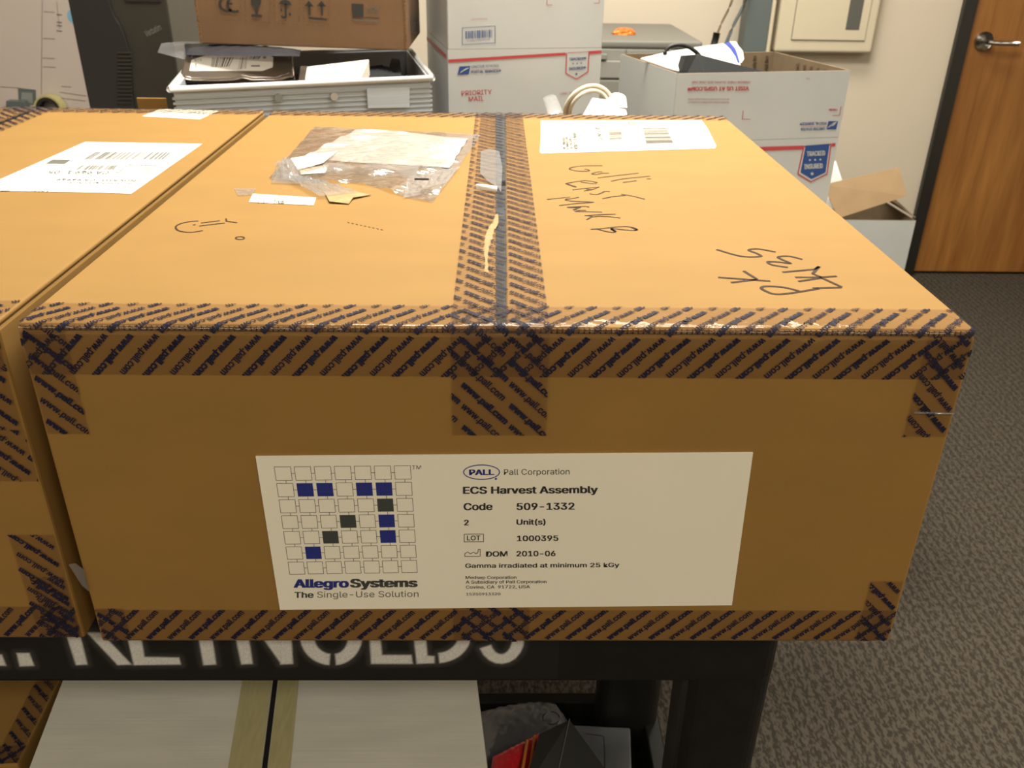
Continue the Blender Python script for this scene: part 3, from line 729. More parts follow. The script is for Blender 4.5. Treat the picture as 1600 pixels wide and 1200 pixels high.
tr.add([(x,y,.20) for x,y in P]+[(x,y,.262) for x,y in P]+[(x,y,.262) for x,y in I]+[(x,y,.215) for x,y in I],
       [tuple(range(n))[::-1], tuple(range(3*n,4*n))]+[(i,(i+1)%n,n+(i+1)%n,n+i) for i in range(n)]+[(n+i,n+(i+1)%n,2*n+(i+1)%n,2*n+i) for i in range(n)]+[(2*n+i,2*n+(i+1)%n,3*n+(i+1)%n,3*n+i) for i in range(n)])
tr.obj('lower_tray', 'cart', cart, bevel=.003)
for x in (CX0+.06, CX1-.085):
    for y in (AP+.05, CYB-.055):
        m_ = MB(); m_.tube([(x-.014,y,.05),(x+.014,y,.05)], .05, 20); c_ = m_.obj('caster', 'dgray', cart, bevel=.004)
        MB().box((x-.02,y-.012,.05),(x+.02,y+.012,.11)).obj('caster_fork', 'chrome', c_)
# stencilled lettering: soft sprayed paint as a point colour on a fine panel
def stencil():
    polys = [ # photo pixels on the apron face
      [(-4,1023),(3,1022),(10,1040),(-4,1040)],
      [(26,1020),(46,1020),(54,1040),(31,1041)],
      [(103,990),(125,990),(137,1038),(119,1039)],
      [(136,988),(158,988),(206,1038),(184,1039)],
      [(198,990),(220,990),(226,1026),(280,1027),(283,1038),(209,1039)],
      [(309,990),(331,990),(338,1038),(318,1039)],
      [(367,990),(388,990),(395,1037),(377,1038)],
      [(413,1000),(440,985),(440,1030),(457,1036),(440,1038)],[(437,990),(455,990),(458,1037),(438,1038)],
      [(577,990),(594,990),(597,1023),(643,1023),(645,1037),(580,1037)],
      [(646,990),(665,990),(668,1024),(679,1025),(679,1036),(651,1037)]]
    def arc(cx,cy,rx,ry,a0,a1,w,n=10):
        o_ = [(cx+rx*math.cos(math.radians(a0+(a1-a0)*i/n)), cy+ry*math.sin(math.radians(a0+(a1-a0)*i/n))) for i in range(n+1)]
        i_ = [(cx+(rx-w)*math.cos(math.radians(a0+(a1-a0)*i/n)), cy+(ry-w*.8)*math.sin(math.radians(a0+(a1-a0)*i/n))) for i in range(n+1)]
        return o_+i_[::-1]
    polys += [arc(518,994,49,45,94,178,22), arc(522,994,44,45,2,86,22), arc(682,992,54,44,4,85,20), arc(783,998,36,39,-20,158,19)]
    X0, X1, Z0, Z1 = -.52, .06, .679, .752; st = .0010
    xs = np.arange(X0, X1+1e-6, st); zs = np.arange(Z0, Z1+1e-6, st)
    X, Z = np.meshgrid(xs, zs, indexing='ij'); D = np.full(X.shape, 1.0)
    for pl in polys:
        Q = np.array([[onY(px,py,AP).x, onY(px,py,AP).z] for px,py in pl]); n = len(Q)
        ins = np.zeros(X.shape, bool); dm = np.full(X.shape, 1.0)
        for i in range(n):
            a, b_ = Q[i], Q[(i+1)%n]; e = b_-a; L2 = max(1e-12,(e**2).sum())
            t_ = np.clip(((X-a[0])*e[0]+(Z-a[1])*e[1])/L2, 0, 1)
            dm = np.minimum(dm, np.hypot(X-a[0]-t_*e[0], Z-a[1]-t_*e[1]))
            cnd = ((a[1] > Z) != (b_[1] > Z)); 
            with np.errstate(all='ignore'): xi = e[0]*(Z-a[1])/(e[1] if e[1] else 1e-9)+a[0]
            ins ^= cnd & (X < xi)
        D = np.minimum(D, np.where(ins, -dm, dm))
    rs = np.random.RandomState(1); nz = rs.rand(*X.shape)
    A = np.clip(1-(D+.0012)/.0022, 0, 1)*(.75+.25*nz) ; A = np.maximum(A, np.clip(.05*(1-D/.007),0,1)*(.6+.8*nz)*(D>0))
    nx, nz_ = X.shape
    V = np.stack([X.ravel(), np.full(X.size, AP-.0003), Z.ravel()], 1)
    idx = np.arange(X.size).reshape(nx, nz_)
    Fc = np.stack([idx[:-1,:-1].ravel(), idx[1:,:-1].ravel(), idx[1:,1:].ravel(), idx[:-1,1:].ravel()], 1)
    o_ = mesh_obj('stencil_lettering', [tuple(v) for v in V], [tuple(int(i) for i in f) for f in Fc], 'cart', cart, label='sprayed white stencil letters reading REYNOLDS')
    at = o_.data.color_attributes.new('paint', 'FLOAT_COLOR', 'POINT')
    buf = np.ones((X.size,4), np.float32); buf[:,0] = buf[:,1] = buf[:,2] = A.ravel(); at.data.foreach_set('color', buf.ravel())
    m = mat('stencil_paint', (.01,.01,.01), .5); nt = m.node_tree; b_ = nt.nodes['Principled BSDF']
    an = nt.nodes.new('ShaderNodeAttribute'); an.attribute_name = 'paint'
    mx = nt.nodes.new('ShaderNodeMix'); mx.data_type = 'RGBA'; mx.inputs[6].default_value = (.008,.008,.008,1); mx.inputs[7].default_value = (.66,.66,.66,1)
    nt.links.new(an.outputs['Fac'], mx.inputs[0]); nt.links.new(mx.outputs[2], b_.inputs['Base Color'])
    o_.data.materials[0] = m
stencil()

# ------------------------------------------------------------------ lower shelf
ZW = .45
def low_box(pxs, z, front, zb, name, m, parent_label, cat):
    pass
# white box with yellowed tape
bl, fl, brt, frt = onZ(95,1070,ZW), onZ(45,1200,ZW), onZ(745,1062,ZW), onZ(762,1200,ZW)
ax = ((frt-brt)+(fl-bl)).normalized(); 
ex = (brt-bl).normalized(); ey = Vector((-ex.y, ex.x, 0))
wb0 = bl+ey*.03
wid = (brt-bl).length
def wbp(s_, t_, z): # s across 0..1, t metres toward viewer
    a = bl+(fl-bl)/(fl-bl).length*(t_) ; b_ = brt+(frt-brt)/(frt-brt).length*(t_)
    q = a*(1-s_)+b_*s_; return Vector((q.x,q.y,z))
T0, T1 = -.12, .175
wb = thing('white_carton', 'white corrugated box with yellowed tape on the lower shelf', 'box', wbp(.5,.03,.216))
m_ = MB()
m_.hexa([wbp(0,T1,.216),wbp(1,T1,.216),wbp(1,T0,.216),wbp(0,T0,.216)], [wbp(0,T1,ZW-.004),wbp(1,T1,ZW-.004),wbp(1,T0,ZW-.004),wbp(0,T0,ZW-.004)])
m_.obj('carton_body', 'white_low', wb, bevel=.003)
for s0,s1 in ((0,.505),(.517,1)):
    MB().hexa([wbp(s0,T1,ZW-.0038),wbp(s1,T1,ZW-.0038),wbp(s1,T0,ZW-.0038),wbp(s0,T0,ZW-.0038)], [wbp(s0,T1,ZW),wbp(s1,T1,ZW),wbp(s1,T0,ZW),wbp(s0,T0,ZW)]).obj('flap', 'white_low', wb, bevel=.0015)
for s0,s1 in ((.432,.503),(.519,.568)):
    MB().hexa([wbp(s0,T1,ZW+.0002),wbp(s1,T1,ZW+.0002),wbp(s1,T0,ZW+.0002),wbp(s0,T0,ZW+.0002)], [wbp(s0,T1,ZW+.0006),wbp(s1,T1,ZW+.0006),wbp(s1,T0,ZW+.0006),wbp(s0,T0,ZW+.0006)]).obj('tape_strip', 'yellow_tape', wb, label='yellowed clear tape')
MB().hexa([wbp(.505,T1,ZW-.0037),wbp(.517,T1,ZW-.0037),wbp(.517,T0,ZW-.0037),wbp(.505,T0,ZW-.0037)], [wbp(.505,T1,ZW-.0025),wbp(.517,T1,ZW-.0025),wbp(.517,T0,ZW-.0025),wbp(.505,T0,ZW-.0025)]).obj('seam_gap', 'black', wb)
# kraft carton at its left
ZK = .425
kr, kf = onZ(90,1069,ZK), onZ(25,1200,ZK); kd = (kf-kr).normalized(); kn = Vector((kd.y,-kd.x,0)); kn = kn if kn.x < 0 else -kn
def kp(s_, t_, z): q = kr+kn*s_+kd*t_; return Vector((q.x,q.y,z))
kb = thing('shipping_carton', 'kraft carton with printed tape on the lower shelf at the left', 'box', kp(.3,0,.216), 'kraft shipping cartons taped with printed tape')
MB().hexa([kp(.45,.13,.216),kp(0,.13,.216),kp(0,-.12,.216),kp(.45,-.12,.216)], [kp(.45,.13,ZK),kp(0,.13,ZK),kp(0,-.12,ZK),kp(.45,-.12,ZK)]).obj('carton_body', 'kraft', kb, bevel=.003)
strip(kb, .29, .036, lambda u,v,h: kp(.036-v, .175-u, ZK+h) , 0, du=.05) if False else None
strip(kb, .243, .030, lambda u,v,h: kp(.032-v, -.115+u, ZK+h), 0, du=.05)
strip(kb, .36, .027, lambda u,v,h: kp(.001+u, .101+v, ZK+h), 0, du=.05, lift=.001)
# contents of the tray at right
def film_blob(name, label, cat, px, z, m, hf, nu=24, nv=16):
    a, b_, c_, d_ = [onZ(*q, z) for q in px]; V = []; Fc = []
    for k_,(hh) in enumerate((1,-.3)):
        for i in range(nu+1):
            for j in range(nv+1):
                s_, t_ = i/nu, j/nv; p_ = (a*(1-s_)+b_*s_)*(1-t_)+(d_*(1-s_)+c_*s_)*t_
                e_ = (math.sin(math.pi*s_)*math.sin(math.pi*t_))**.4
                V.append(p_+Vector((0,0,e_*hf*(1+.35*wr(s_*1.7,t_*1.7))*hh)))
    n_ = (nu+1)*(nv+1)
    for o_ in (0,n_):
        for i in range(nu):
            for j in range(nv):
                k = o_+i*(nv+1)+j; f = (k, k+nv+1, k+nv+2, k+1); Fc.append(f if not o_ else f[::-1])
    o = mesh_obj(name, V, Fc, m, None, origin=(a+b_+c_+d_)/4, smooth=True); return tag(o, label, cat)
fb = film_blob('clear_bag', 'crumpled clear plastic bag on the cart tray beside the white box', 'bag', [(748,1112),(868,1100),(902,1150),(752,1235)], .275, 'clear_dark', .03)
p = Print((0,0,.318), (0,0,1), 0)
for k in range(3):
    a0 = k*2*math.pi/3+.5
    p.line([(861+13*math.cos(a0+t_*.16), 1122+10*math.sin(a0+t_*.16)) for t_ in range(10)], .0022, 'black')
p.build(fb, 'recycling_mark')
rb = film_blob('red_packet', 'shiny red packet with orange edge in front of the black carton', 'packet', [(770,1182),(842,1146),(830,1245),(760,1250)], .31, 'redbag', .012)
m_ = MB()
for a_, b_ in (((824,1157),(810,1240)),((836,1150),(822,1240))): m_.tube([tuple(onZ(*a_,.324)), tuple(onZ(*b_,.330))], .0022, 6)
m_.obj('orange_piping', 'orange', rb, label='orange stripes')
# black angular carton
bk = MB(); tpt = onZ(890,1124,.36); P = [onZ(843,1146,.34), onZ(826,1215,.34), onZ(945,1215,.34)]
base = [Vector((q.x,q.y,.219)) for q in (onZ(843,1146,.34), onZ(826,1240,.34), onZ(960,1240,.34), tpt)]
topv = [onZ(843,1146,.34), onZ(815,1240,.33), onZ(975,1240,.33), tpt]
bk.hexa([base[1],base[2],base[3],base[0]], [topv[1],topv[2],topv[3],topv[0]])
t = thing('black_carton', 'black cardboard carton with a pointed corner in the cart tray', 'box', sum(base,Vector())/4)
bk.obj('carton_body', 'black', t, bevel=.0012)
m_ = MB(); m_.tube([tuple(topv[3]+Vector((0,0,.001))), tuple(onZ(870,1215,.3365))], .0006, 5); m_.obj('crease', 'seam', t)
# grey device
ld = MB(); P = [onZ(*q,.26) for q in [(872,1140),(984,1145),(987,1250),(880,1250)]]
o = ld.slab(P[::-1], (0,0,.012)).obj('laptop', 'laptop', None, origin=(P[0]+P[2])/2, bevel=.003, seg=3); tag(o, 'grey metal device lying flat at the right end of the cart tray', 'device')
p = Print((0,0,.2725), (0,0,1), .0002); p.line([(915,1146),(943,1150),(945,1170),(945,1240)], .0008, 'black'); p.build(o, 'panel_line')

# ------------------------------------------------------------------ generic open carton
def face_print(A, B, C_): # plane through 3 points
    N_ = (B-A).cross(C_-A).normalized(); return A, N_
def open_box(t, c4, z0, zc, zr, th, out, inn, spread=0.0, sides=(0,1,2,3)):
    """c4 = front-left, front-right, back-right, back-left (xy). walls z0..zc, flaps raised zc..zr"""
    P = [Vector((q.x,q.y,0)) for q in c4]; cen = sum(P,Vector())/4
    I = [q+(cen-q).normalized()*th*1.4 for q in P]
    m_ = MB(); U = lambda q,z: Vector((q.x,q.y,z))
    m_.add([U(q,z0) for q in P]+[U(q,zc) for q in P]+[U(q,zc) for q in I]+[U(q,z0+th) for q in I],
           [(3,2,1,0),(12,13,14,15)]+[(i,(i+1)%4,4+(i+1)%4,4+i) for i in range(4)]+[(4+i,4+(i+1)%4,8+(i+1)%4,8+i) for i in range(4)]+[(8+i,8+(i+1)%4,12+(i+1)%4,12+i) for i in range(4)])
    body = m_.obj('carton_body', out, t)
    body.data.materials.append(M[inn])
    for i,pg in enumerate(body.data.polygons):
        if i == 1 or i >= 6: pg.material_index = 1
    for i in sides:
        a, b_ = P[i], P[(i+1)%4]; n_ = Vector(((b_-a).y, -(b_-a).x, 0)).normalized(); g = (b_-a).normalized()*.0015
        top = n_*spread
        m_ = MB(); m_.hexa([U(a+g,zc+.0006), U(b_-g,zc+.0006), U(b_-g-n_*th,zc+.0006), U(a+g-n_*th,zc+.0006)], [U(a+g+top,zr), U(b_-g+top,zr), U(b_-g-n_*th+top,zr), U(a+g-n_*th+top,zr)])
        f_ = m_.obj('flap', out, t); f_.data.materials.append(M[inn])
        for k_,pg in enumerate(f_.data.polygons):
            if k_ in (4,1): pg.material_index = 1
    return P

# open postal box, right
ZR = 1.10
A_, B_ = onZ(1058,115,ZR), onZ(1330,110,ZR); C2, D_ = onZ(1205,80,ZR), onZ(975,85,ZR)
# make it a parallelogram
ex_ = (B_-A_); ey_ = ((D_-A_)+(C2-B_))/2
c4 = [A_, B_, B_+ey_, A_+ey_]
g1 = 'white and red postal cartons on the table'
pb = thing('postal_carton', 'open white postal box with upside-down red lettering and blue shield', 'box', ((c4[0]+c4[2])/2).xy.to_3d()+Vector((0,0,.74)))
zc1 = onP(A_, Vector((-(B_-A_).y,(B_-A_).x,0)).normalized(), 1180, 219).z
open_box(pb, c4, .74, zc1, ZR, .004, 'white_card', 'kraft_in')
Nf = Vector((ex_.y,-ex_.x,0)).normalized()
p = Print(A_+Nf*.0004, Nf, .0004)
def CD(x, y): return (940+x/4, y/4)
p.text("VISIT US AT USPS.COM®", CD(922,540), CD(537,543), 6.2, 'red', .07, up=(0,1))
p.text("ORDER FREE SUPPLIES ONLINE", CD(930,507), CD(563,507), 3.2, 'redp', .03, up=(0,1))
p.text("WHEN USED INTERNATIONALLY", CD(798,636), CD(538,636), 1.9, 'redp', .03, up=(0,1)); p.text("WITH CUSTOMS DECLARATION", CD(798,616), CD(540,616), 1.9, 'redp', .03, up=(0,1))
p.lpx(CD(885,690),CD(880,746),.9,'red'); p.lpx(CD(878,745),CD(930,746),.9,'red'); p.lpx(CD(1497,664),CD(1488,722),.9,'red'); p.lpx(CD(1488,721),CD(1443,721),.9,'red')
p.text('TO:', CD(1303,487), CD(1277,487), 2, 'red', .02, up=(0,1)); p.text('FROM:', CD(1473,680), CD(1418,680), 3, 'red', .07, up=(0,1))
p.poly([CD(1478,757),CD(1418,757),CD(1406,808),CD(1466,808)], 'usps'); p.poly([CD(1412,800),CD(1440,768),CD(1472,760),CD(1450,785),CD(1432,790)], 'white_card')
p.text('POSTAL SERVICE®', CD(1405,762), CD(1240,766), 4.2, 'usps', .05, up=(0,1)); p.text('UNITED STATES', CD(1395,796), CD(1245,800), 4.2, 'usps', .05, up=(0,1)); p.lpx(CD(1404,789),CD(1250,790),.4,'red')
p.poly([CD(880,922),CD(1262,910),CD(1258,934),CD(880,948)], 'red'); p.poly([CD(1440,896),CD(1463,894),CD(1460,915),CD(1437,917)], 'red')
S = [CD(1262,912),CD(1438,897),CD(1412,1090),CD(1308,1141),CD(1223,1090)]
p.poly(S, 'red'); p.build(pb)
p = Print(A_+Nf*.0004, Nf, .0007); cs = (sum(q[0] for q in S)/5, sum(q[1] for q in S)/5)
sc = lambda f: [(cs[0]+(q[0]-cs[0])*f, cs[1]+(q[1]-cs[1])*f) for q in S]
p.poly(sc(.92), 'white_card'); p.build(pb)
p = Print(A_+Nf*.0004, Nf, .0010); p.poly([CD(1275,910),CD(1425,899),CD(1400,1078),CD(1312,1120),CD(1243,1078)], 'usps'); p.build(pb)
p = Print(A_+Nf*.0004, Nf, .0013)
p.text('TRACKED', CD(1283,977), CD(1398,971), 7.6, 'white_card', .07); p.text('INSURED', CD(1267,1057), CD(1383,1051), 7.6, 'white_card', .07)
def star(c, r): return [(c[0]+(r if i%2==0 else r*.45)*math.sin(i*math.pi/5), c[1]-(r if i%2==0 else r*.45)*math.cos(i*math.pi/5)) for i in range(10)]
for c_ in ((1302,1000),(1335,999),(1367,997)): p.poly(star(CD(*c_), 2.2), 'white_card')
p.poly(star(CD(1316,1086), 3.2), 'white_card'); p.build(pb)
# lettering rows on inside of the back flap
Nb = -Nf; Ab = A_+ey_; Ab = Vector((Ab.x,Ab.y,ZR))
p = Print(Ab+Nf*-.0 + Vector((0,0,0)), Nf, .0060)
for k, (x_, s_) in enumerate([(955,'Priority'),(1030,'Mail'),(1098,'Priority'),(1150,'Mail'),(1185,'Priority')]):
    p.text(s_+' Box', CD(x_+10,452), CD(x_+14,348), 5.5, 'marker', .03, up=(-1,0))
p.build(pb, 'inside_lettering')
pr_N = Vector((-(ey_).y, ey_.x, 0)).normalized()
p = Print(B_, pr_N, .006)
for x_ in range(1225,1500,42): 
    yb = 452; yt = 335+(x_-1110)*.24+30
    if yt < yb-14: p.text('MAIL', CD(x_+8,yb), CD(x_+10,yt), 4.5, 'marker', .03, up=(-1,0))
p.build(pb, 'inside_lettering')
# contents: white paper pack with blue printed edge, black adapter, cable
dv = ey_.normalized(); du_ = ex_.normalized()
def ob(s_, t_, z): q = A_+ex_*s_+ey_*t_; return Vector((q.x,q.y,z))
Npk = Vector((.25,-.45,.85)).normalized(); Opk = ob(.3,.62,ZR+.012)
pk = [onP(Opk, Npk, *q) for q in [CD(240,360),CD(410,322),CD(600,290),CD(760,268),CD(800,285),CD(850,340),CD(870,395),CD(868,455),CD(570,468),CD(420,425)]]
o = MB().slab(pk[::-1], Npk*-.006).obj('paper_packet', 'paper_b', None, origin=sum(pk,Vector())/len(pk), bevel=.003); tag(o, 'white paper packet with torn blue edge in the open postal box', 'packet')
q = [onP(Opk+Npk*.001, Npk, *CD(*t_)) for t_ in [(768,270),(800,262),(838,310),(862,390),(852,395),(835,350),(800,300)]]
MB().slab(q[::-1], Npk*.0008).obj('blue_edge', 'bluebag', o)
q = [onP(Opk+Npk*.001, Npk, *CD(*t_)) for t_ in [(800,262),(838,262),(855,290),(880,320),(888,370),(872,395),(862,388),(850,340),(835,305)]]
MB().slab(q[::-1], Npk*.001).obj('torn_edge', 'paper', o, label='torn off-white paper edge')
ad = MB(); f1,f2,f3,f4 = [onP(ob(.25,.25,ZR), Nf, *CD(*t_)) for t_ in [(530,455),(598,340),(650,455),(650,455)]]
apx = onP(ob(.25,.22,ZR), Nf, *CD(602,336)); rgt = onP(ob(.25,.30,ZR), Nf, *CD(1045,448)); lft = onP(ob(.25,.16,ZR), Nf, *CD(520,475)); mid = onP(ob(.25,.10,ZR), Nf, *CD(655,475))
dn = Vector((0,0,-.10)); bk_ = ey_.normalized()*.09
ad.add([lft,mid,rgt,apx, lft+dn,mid+dn,rgt+dn, apx+bk_*.9+Vector((0,0,-.012)), rgt+bk_+dn, lft+bk_+dn],
       [(0,1,3),(1,2,3),(0,4,5,1),(1,5,6,2),(3,2,6,8,7),(0,3,7,9,4),(7,8,9),(4,9,8,6,5)])
o = ad.obj('power_adapter', 'dgray', None, origin=(lft+rgt)/2+dn, bevel=.003); tag(o, 'black wedge shaped device standing in the open postal box', 'device')
cb = [onP(ob(.2,.35,ZR), Nf, *CD(*t_)) for t_ in [(395,345),(402,318),(430,290),(490,280),(545,295),(590,325),(612,350),(625,380)]]
o = MB().tube(smooth_path([tuple(q) for q in cb], 4), .0042, 10).obj('black_cable', 'black', None, origin=cb[0], smooth=True); tag(o, 'black cable looping over the white packet', 'cable')

# postal box, left (closed flaps raised)
a0 = onY(700,93,1.19)
yaw = math.radians(11); dx_ = Vector((math.cos(yaw),math.sin(yaw),0)); dy_ = Vector((-math.sin(yaw),math.cos(yaw),0)); Nl = -dy_
e0 = onP(a0, dy_, 940, 80); wL = (e0-a0).dot(dx_)
c4 = [a0, a0+dx_*wL, a0+dx_*wL+dy_*.34, a0+dy_*.34]
pb2 = thing('postal_carton', 'white postal box with raised flap printed PRIORITY MAIL behind the pouch', 'box', ((c4[0]+c4[2])/2).xy.to_3d()+Vector((0,0,.74)))
zc2 = onP(a0, dy_, 820, 76).z; zr2 = zc2+.25
open_box(pb2, c4, .74, zc2, zr2, .004, 'white_card', 'kraft_in', sides=(0,3,1))
p = Print(a0+Nl*.0004, dy_, .0004)
def CE(x, y): return (690+x*260/1600, y*180/1108)
def CEs(*a): return [CE(*t_) for t_ in a]
p.poly(CEs((65,572),(1195,505),(1195,532),(65,602)), 'red'); p.poly(CEs((1415,492),(1538,484),(1538,512),(1415,522)), 'red')
for a_,b_ in (((1203,515),(1195,705)),((1195,705),(1296,762)),((1296,762),(1408,690)),((1408,690),(1418,500)),((1203,510),(1418,496))): p.lpx(CE(*a_),CE(*b_),1.6 if a_!=(1203,510) else .8,'red')
p.text('TRACKED®', CE(1228,582), CE(1390,574), 4.2, 'usps', .05); p.text('INSURED®', CE(1225,675), CE(1388,664), 4.2, 'usps', .05)
for c_ in ((1265,612),(1303,610),(1342,607)): p.poly(star(CE(*c_), 1.6), 'usps')
p.poly(star(CE(1296,712), 2.4), 'usps')
p.poly(CEs((172,640),(277,634),(262,714),(152,720)), 'usps'); p.text('UNITED STATES', CE(290,655), CE(550,642), 4, 'uspsp', .02); p.text('POSTAL SERVICE®', CE(283,705), CE(572,693), 4, 'usps', .05); p.lpx(CE(285,672),CE(560,662),.4,'red')
p.text('PRIORITY', CE(192,920), CE(485,905), 7.4, 'red', .01); p.text('MAIL', CE(262,976), CE(408,968), 7.4, 'red', .02); p.text('LABEL YOUR MAIL HERE', CE(1140,910), CE(1445,895), 3.6, 'redp', .02)
for a_,b_ in (((1015,0),(1012,48)),((1012,48),(1065,48)),((1517,0),(1517,30)),((1517,30),(1465,30))): p.lpx(CE(*a_),CE(*b_),.8,'red')
for a_,b_ in (((200,268),(515,250)),((515,250),(515,412)),((515,412),(200,430)),((200,430),(200,268))): p.lpx(CE(*a_),CE(*b_),.9,'uspsp')
p.bars(CEs((228,300),(487,284),(487,358),(230,372)), 30, 'uspsp', .6, 9)
p.text('0 6920 1234 5670 6', CE(250,400), CE(460,386), 2, 'uspsp'); p.text('usps.com/pickup', CE(285,190), CE(440,182), 1.8, 'redp', .02)
p.build(pb2)
p = Print(a0+Nl*.0004, dy_, .0007); p.poly(CEs((168,712),(185,690),(235,655),(275,650),(232,672),(200,690)), 'white_card'); p.build(pb2)
p = Print(a0, dx_, .0006); la = p.P(696,94); 
ml = MB(); z_ = a0.z+.002; 
ml.quad(Vector((a0+dy_*.02-dx_*.0006).to_tuple()[:2]+(z_-.004,)), Vector((a0+dy_*.34-dx_*.0006).to_tuple()[:2]+(z_-.004,)), Vector((a0+dy_*.34-dx_*.0006).to_tuple()[:2]+(z_+.004,)), Vector((a0+dy_*.02-dx_*.0006).to_tuple()[:2]+(z_+.004,)))
ml.obj('red_line', 'red', pb2)

# ------------------------------------------------------------------ white bin with electronics
ZN = 1.10
f0, f1, b1 = onZ(265,140,ZN), onZ(676,122,ZN), onZ(648,80,ZN)
exb = f1-f0; wdt = exb.length; exb.normalize(); eyb = Vector((-.19, .98, 0)).normalized(); dpt = .42
bn = thing('plastic_bin', 'white ribbed plastic bin full of computer parts behind the left cartons', 'bin', (f0+exb*wdt/2+eyb*dpt/2).xy.to_3d()+Vector((0,0,.74)))
def bp_(s_, t_, z, ins=0): q = f0+exb*(ins+s_*(wdt-2*ins))+eyb*(ins+t_*(dpt-2*ins)); return Vector((q.x,q.y,z))
nb_ = Vector((-exb.y, exb.x, 0)); m_ = MB(); tp = .016; th = .004; zb_ = .741
R_ = [(0,0),(1,0),(1,1),(0,1)]
m_.add([bp_(*q,zb_,tp) for q in R_]+[bp_(*q,ZN,.004) for q in R_]+[bp_(*q,ZN,.004+th) for q in R_]+[bp_(*q,zb_+th,tp+th) for q in R_],
       [(3,2,1,0),(12,13,14,15)]+[(i,(i+1)%4,4+(i+1)%4,4+i) for i in range(4)]+[(4+i,4+(i+1)%4,8+(i+1)%4,8+i) for i in range(4)]+[(8+i,8+(i+1)%4,12+(i+1)%4,12+i) for i in range(4)])
m_.obj('bin_body', 'bin', bn, bevel=.002)
m_ = MB()
for i in range(4):
    a, b_ = bp_(*R_[i],ZN,0), bp_(*R_[(i+1)%4],ZN,0); m_.tube([tuple(a),tuple(b_)], .0055, 8)
m_.obj('rim', 'binrim', bn, smooth=True, label='rounded bright rim')
for k in range(6):
    z_ = ZN-.014-k*.0085
    MB().hexa([bp_(0,0,z_-.0035,.0018),bp_(1,0,z_-.0035,.0018),bp_(1,.02,z_-.0035,.0018),bp_(0,.02,z_-.0035,.0018)], [bp_(0,0,z_,.0018),bp_(1,0,z_,.0018),bp_(1,.02,z_,.0018),bp_(0,.02,z_,.0018)]).obj('rib', 'bin', bn)
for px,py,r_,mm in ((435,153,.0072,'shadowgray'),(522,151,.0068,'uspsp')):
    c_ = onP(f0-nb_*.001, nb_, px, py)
    MB().tube([tuple(c_+nb_*.004), tuple(c_-nb_*.0022)], r_, 18).obj('hole_disc', 'shadowgray' if mm=='shadowgray' else 'pfaint', bn)  # discs stand in for open holes, the first with its shade painted gray
c0 = [onP(f0-nb_*.002, nb_, *q) for q in [(573,138),(640,136),(640,168),(575,169)]]
MB().slab(c0[::-1], nb_*.0006).obj('sticker_residue', 'bin', bn, label='dull rectangular sticker mark')
# filler so that the contents rest on something
def lay(name, lab_, cat, px, z, th_, m, bevel=.002, group=None):
    P = [onZ(*q, z) for q in px]; o = MB().slab([q for q in P][::-1], (0,0,-th_)).obj(name, m, None, origin=sum(P,Vector())/len(P), bevel=bevel); tag(o, lab_, cat, group); return o
P = [bp_(.06,.06,.746),bp_(.94,.06,.746),bp_(.94,.94,.746),bp_(.06,.94,.746)]
o = MB().hexa([q for q in P], [Vector((q.x,q.y,1.060)) for q in P]).obj('inner_carton', 'kraft_dull', None, origin=sum(P,Vector())/4, bevel=.003); tag(o, 'brown carton filling the bin under the loose parts', 'box')
hd = thing('hard_drive', 'silver hard drive with a white label at the left end of the bin', 'hard drive', sum([onZ(*q,1.075) for q in [(280,128),(462,128),(455,88),(300,88)]],Vector())/4)
Oh = onZ(276,129,1.090); q1, q2 = onZ(462,126,1.090), onZ(370,87,1.132)
Nh = (q1-Oh).cross(q2-Oh).normalized()
def hp(px, py, h): return onP(Oh+Nh*h, Nh, px, py)
MB().slab([hp(*q,0) for q in [(277,129),(462,126),(455,88),(291,86)]], Nh*-.020).obj('drive_base', 'black', hd, bevel=.002)
MB().slab([hp(*q,.0005) for q in [(282,124),(300,127),(372,126),(380,124),(392,126),(440,126),(461,121),(457,87),(292,85)]], Nh*.006).obj('drive_cover', 'steel', hd, bevel=.0025, seg=3)
dl = MB().slab([hp(*q,.0068) for q in [(296,111),(410,111),(426,105),(427,90),(422,87),(322,86),(299,94)]], Nh*.0003).obj('drive_label', 'paper_b', hd, label='white drive label')
p = Print(Oh+Nh*.0072, Nh, .0002); p.bars([(332,90),(365,90),(358,104),(330,105)], 20, 'pmid', .5, 2); p.bars([(376,90),(386,89),(384,107),(372,108)], 10, 'pmid', .4, 3)
p.text('ST3', (304,96), (315,95), 3.4, 'pline', .02); p.lpx((306,99),(306,108),1.2,'pmid'); p.bars([(392,88),(408,88),(404,92),(389,92)], 9, 'pline', .5, 4); p.lpx((392,103),(406,103),2,'pline'); p.lpx((411,90),(416,90),2.5,'pline'); p.build(dl)
m_ = MB(); m_.tube([tuple(hp(*q,.0066)) for q in [(288,119),(300,121.5),(330,122),(362,121),(373,118),(382,118),(392,121),(430,121),(452,114)]], .0011, 6)
m_.tube([tuple(hp(*q,.0060)) for q in [(286,123),(300,125.5),(340,126),(366,125),(375,122),(384,122.5),(392,125),(436,125),(456,119)]], .0011, 6); m_.obj('pressed_ridge', 'chrome', hd, smooth=True)
for t_ in ((452,90),(456,120),(284,122),(300,88)):
    c_ = hp(*t_, .0066); MB().tube([tuple(c_),tuple(c_+Nh*.001)], .0026, 10).obj('screw', 'chrome', hd)
o = lay('hard_drive', 'second hard drive end peeking out beside the white carton', 'hard drive', [(466,126),(482,126),(481,103),(469,103)], 1.094, .020, 'steel')
film_blob('antistatic_bag', 'dark shiny antistatic bag behind the hard drive', 'bag', [(288,68),(470,78),(468,88),(290,86)], 1.136, 'antistatic', .008)
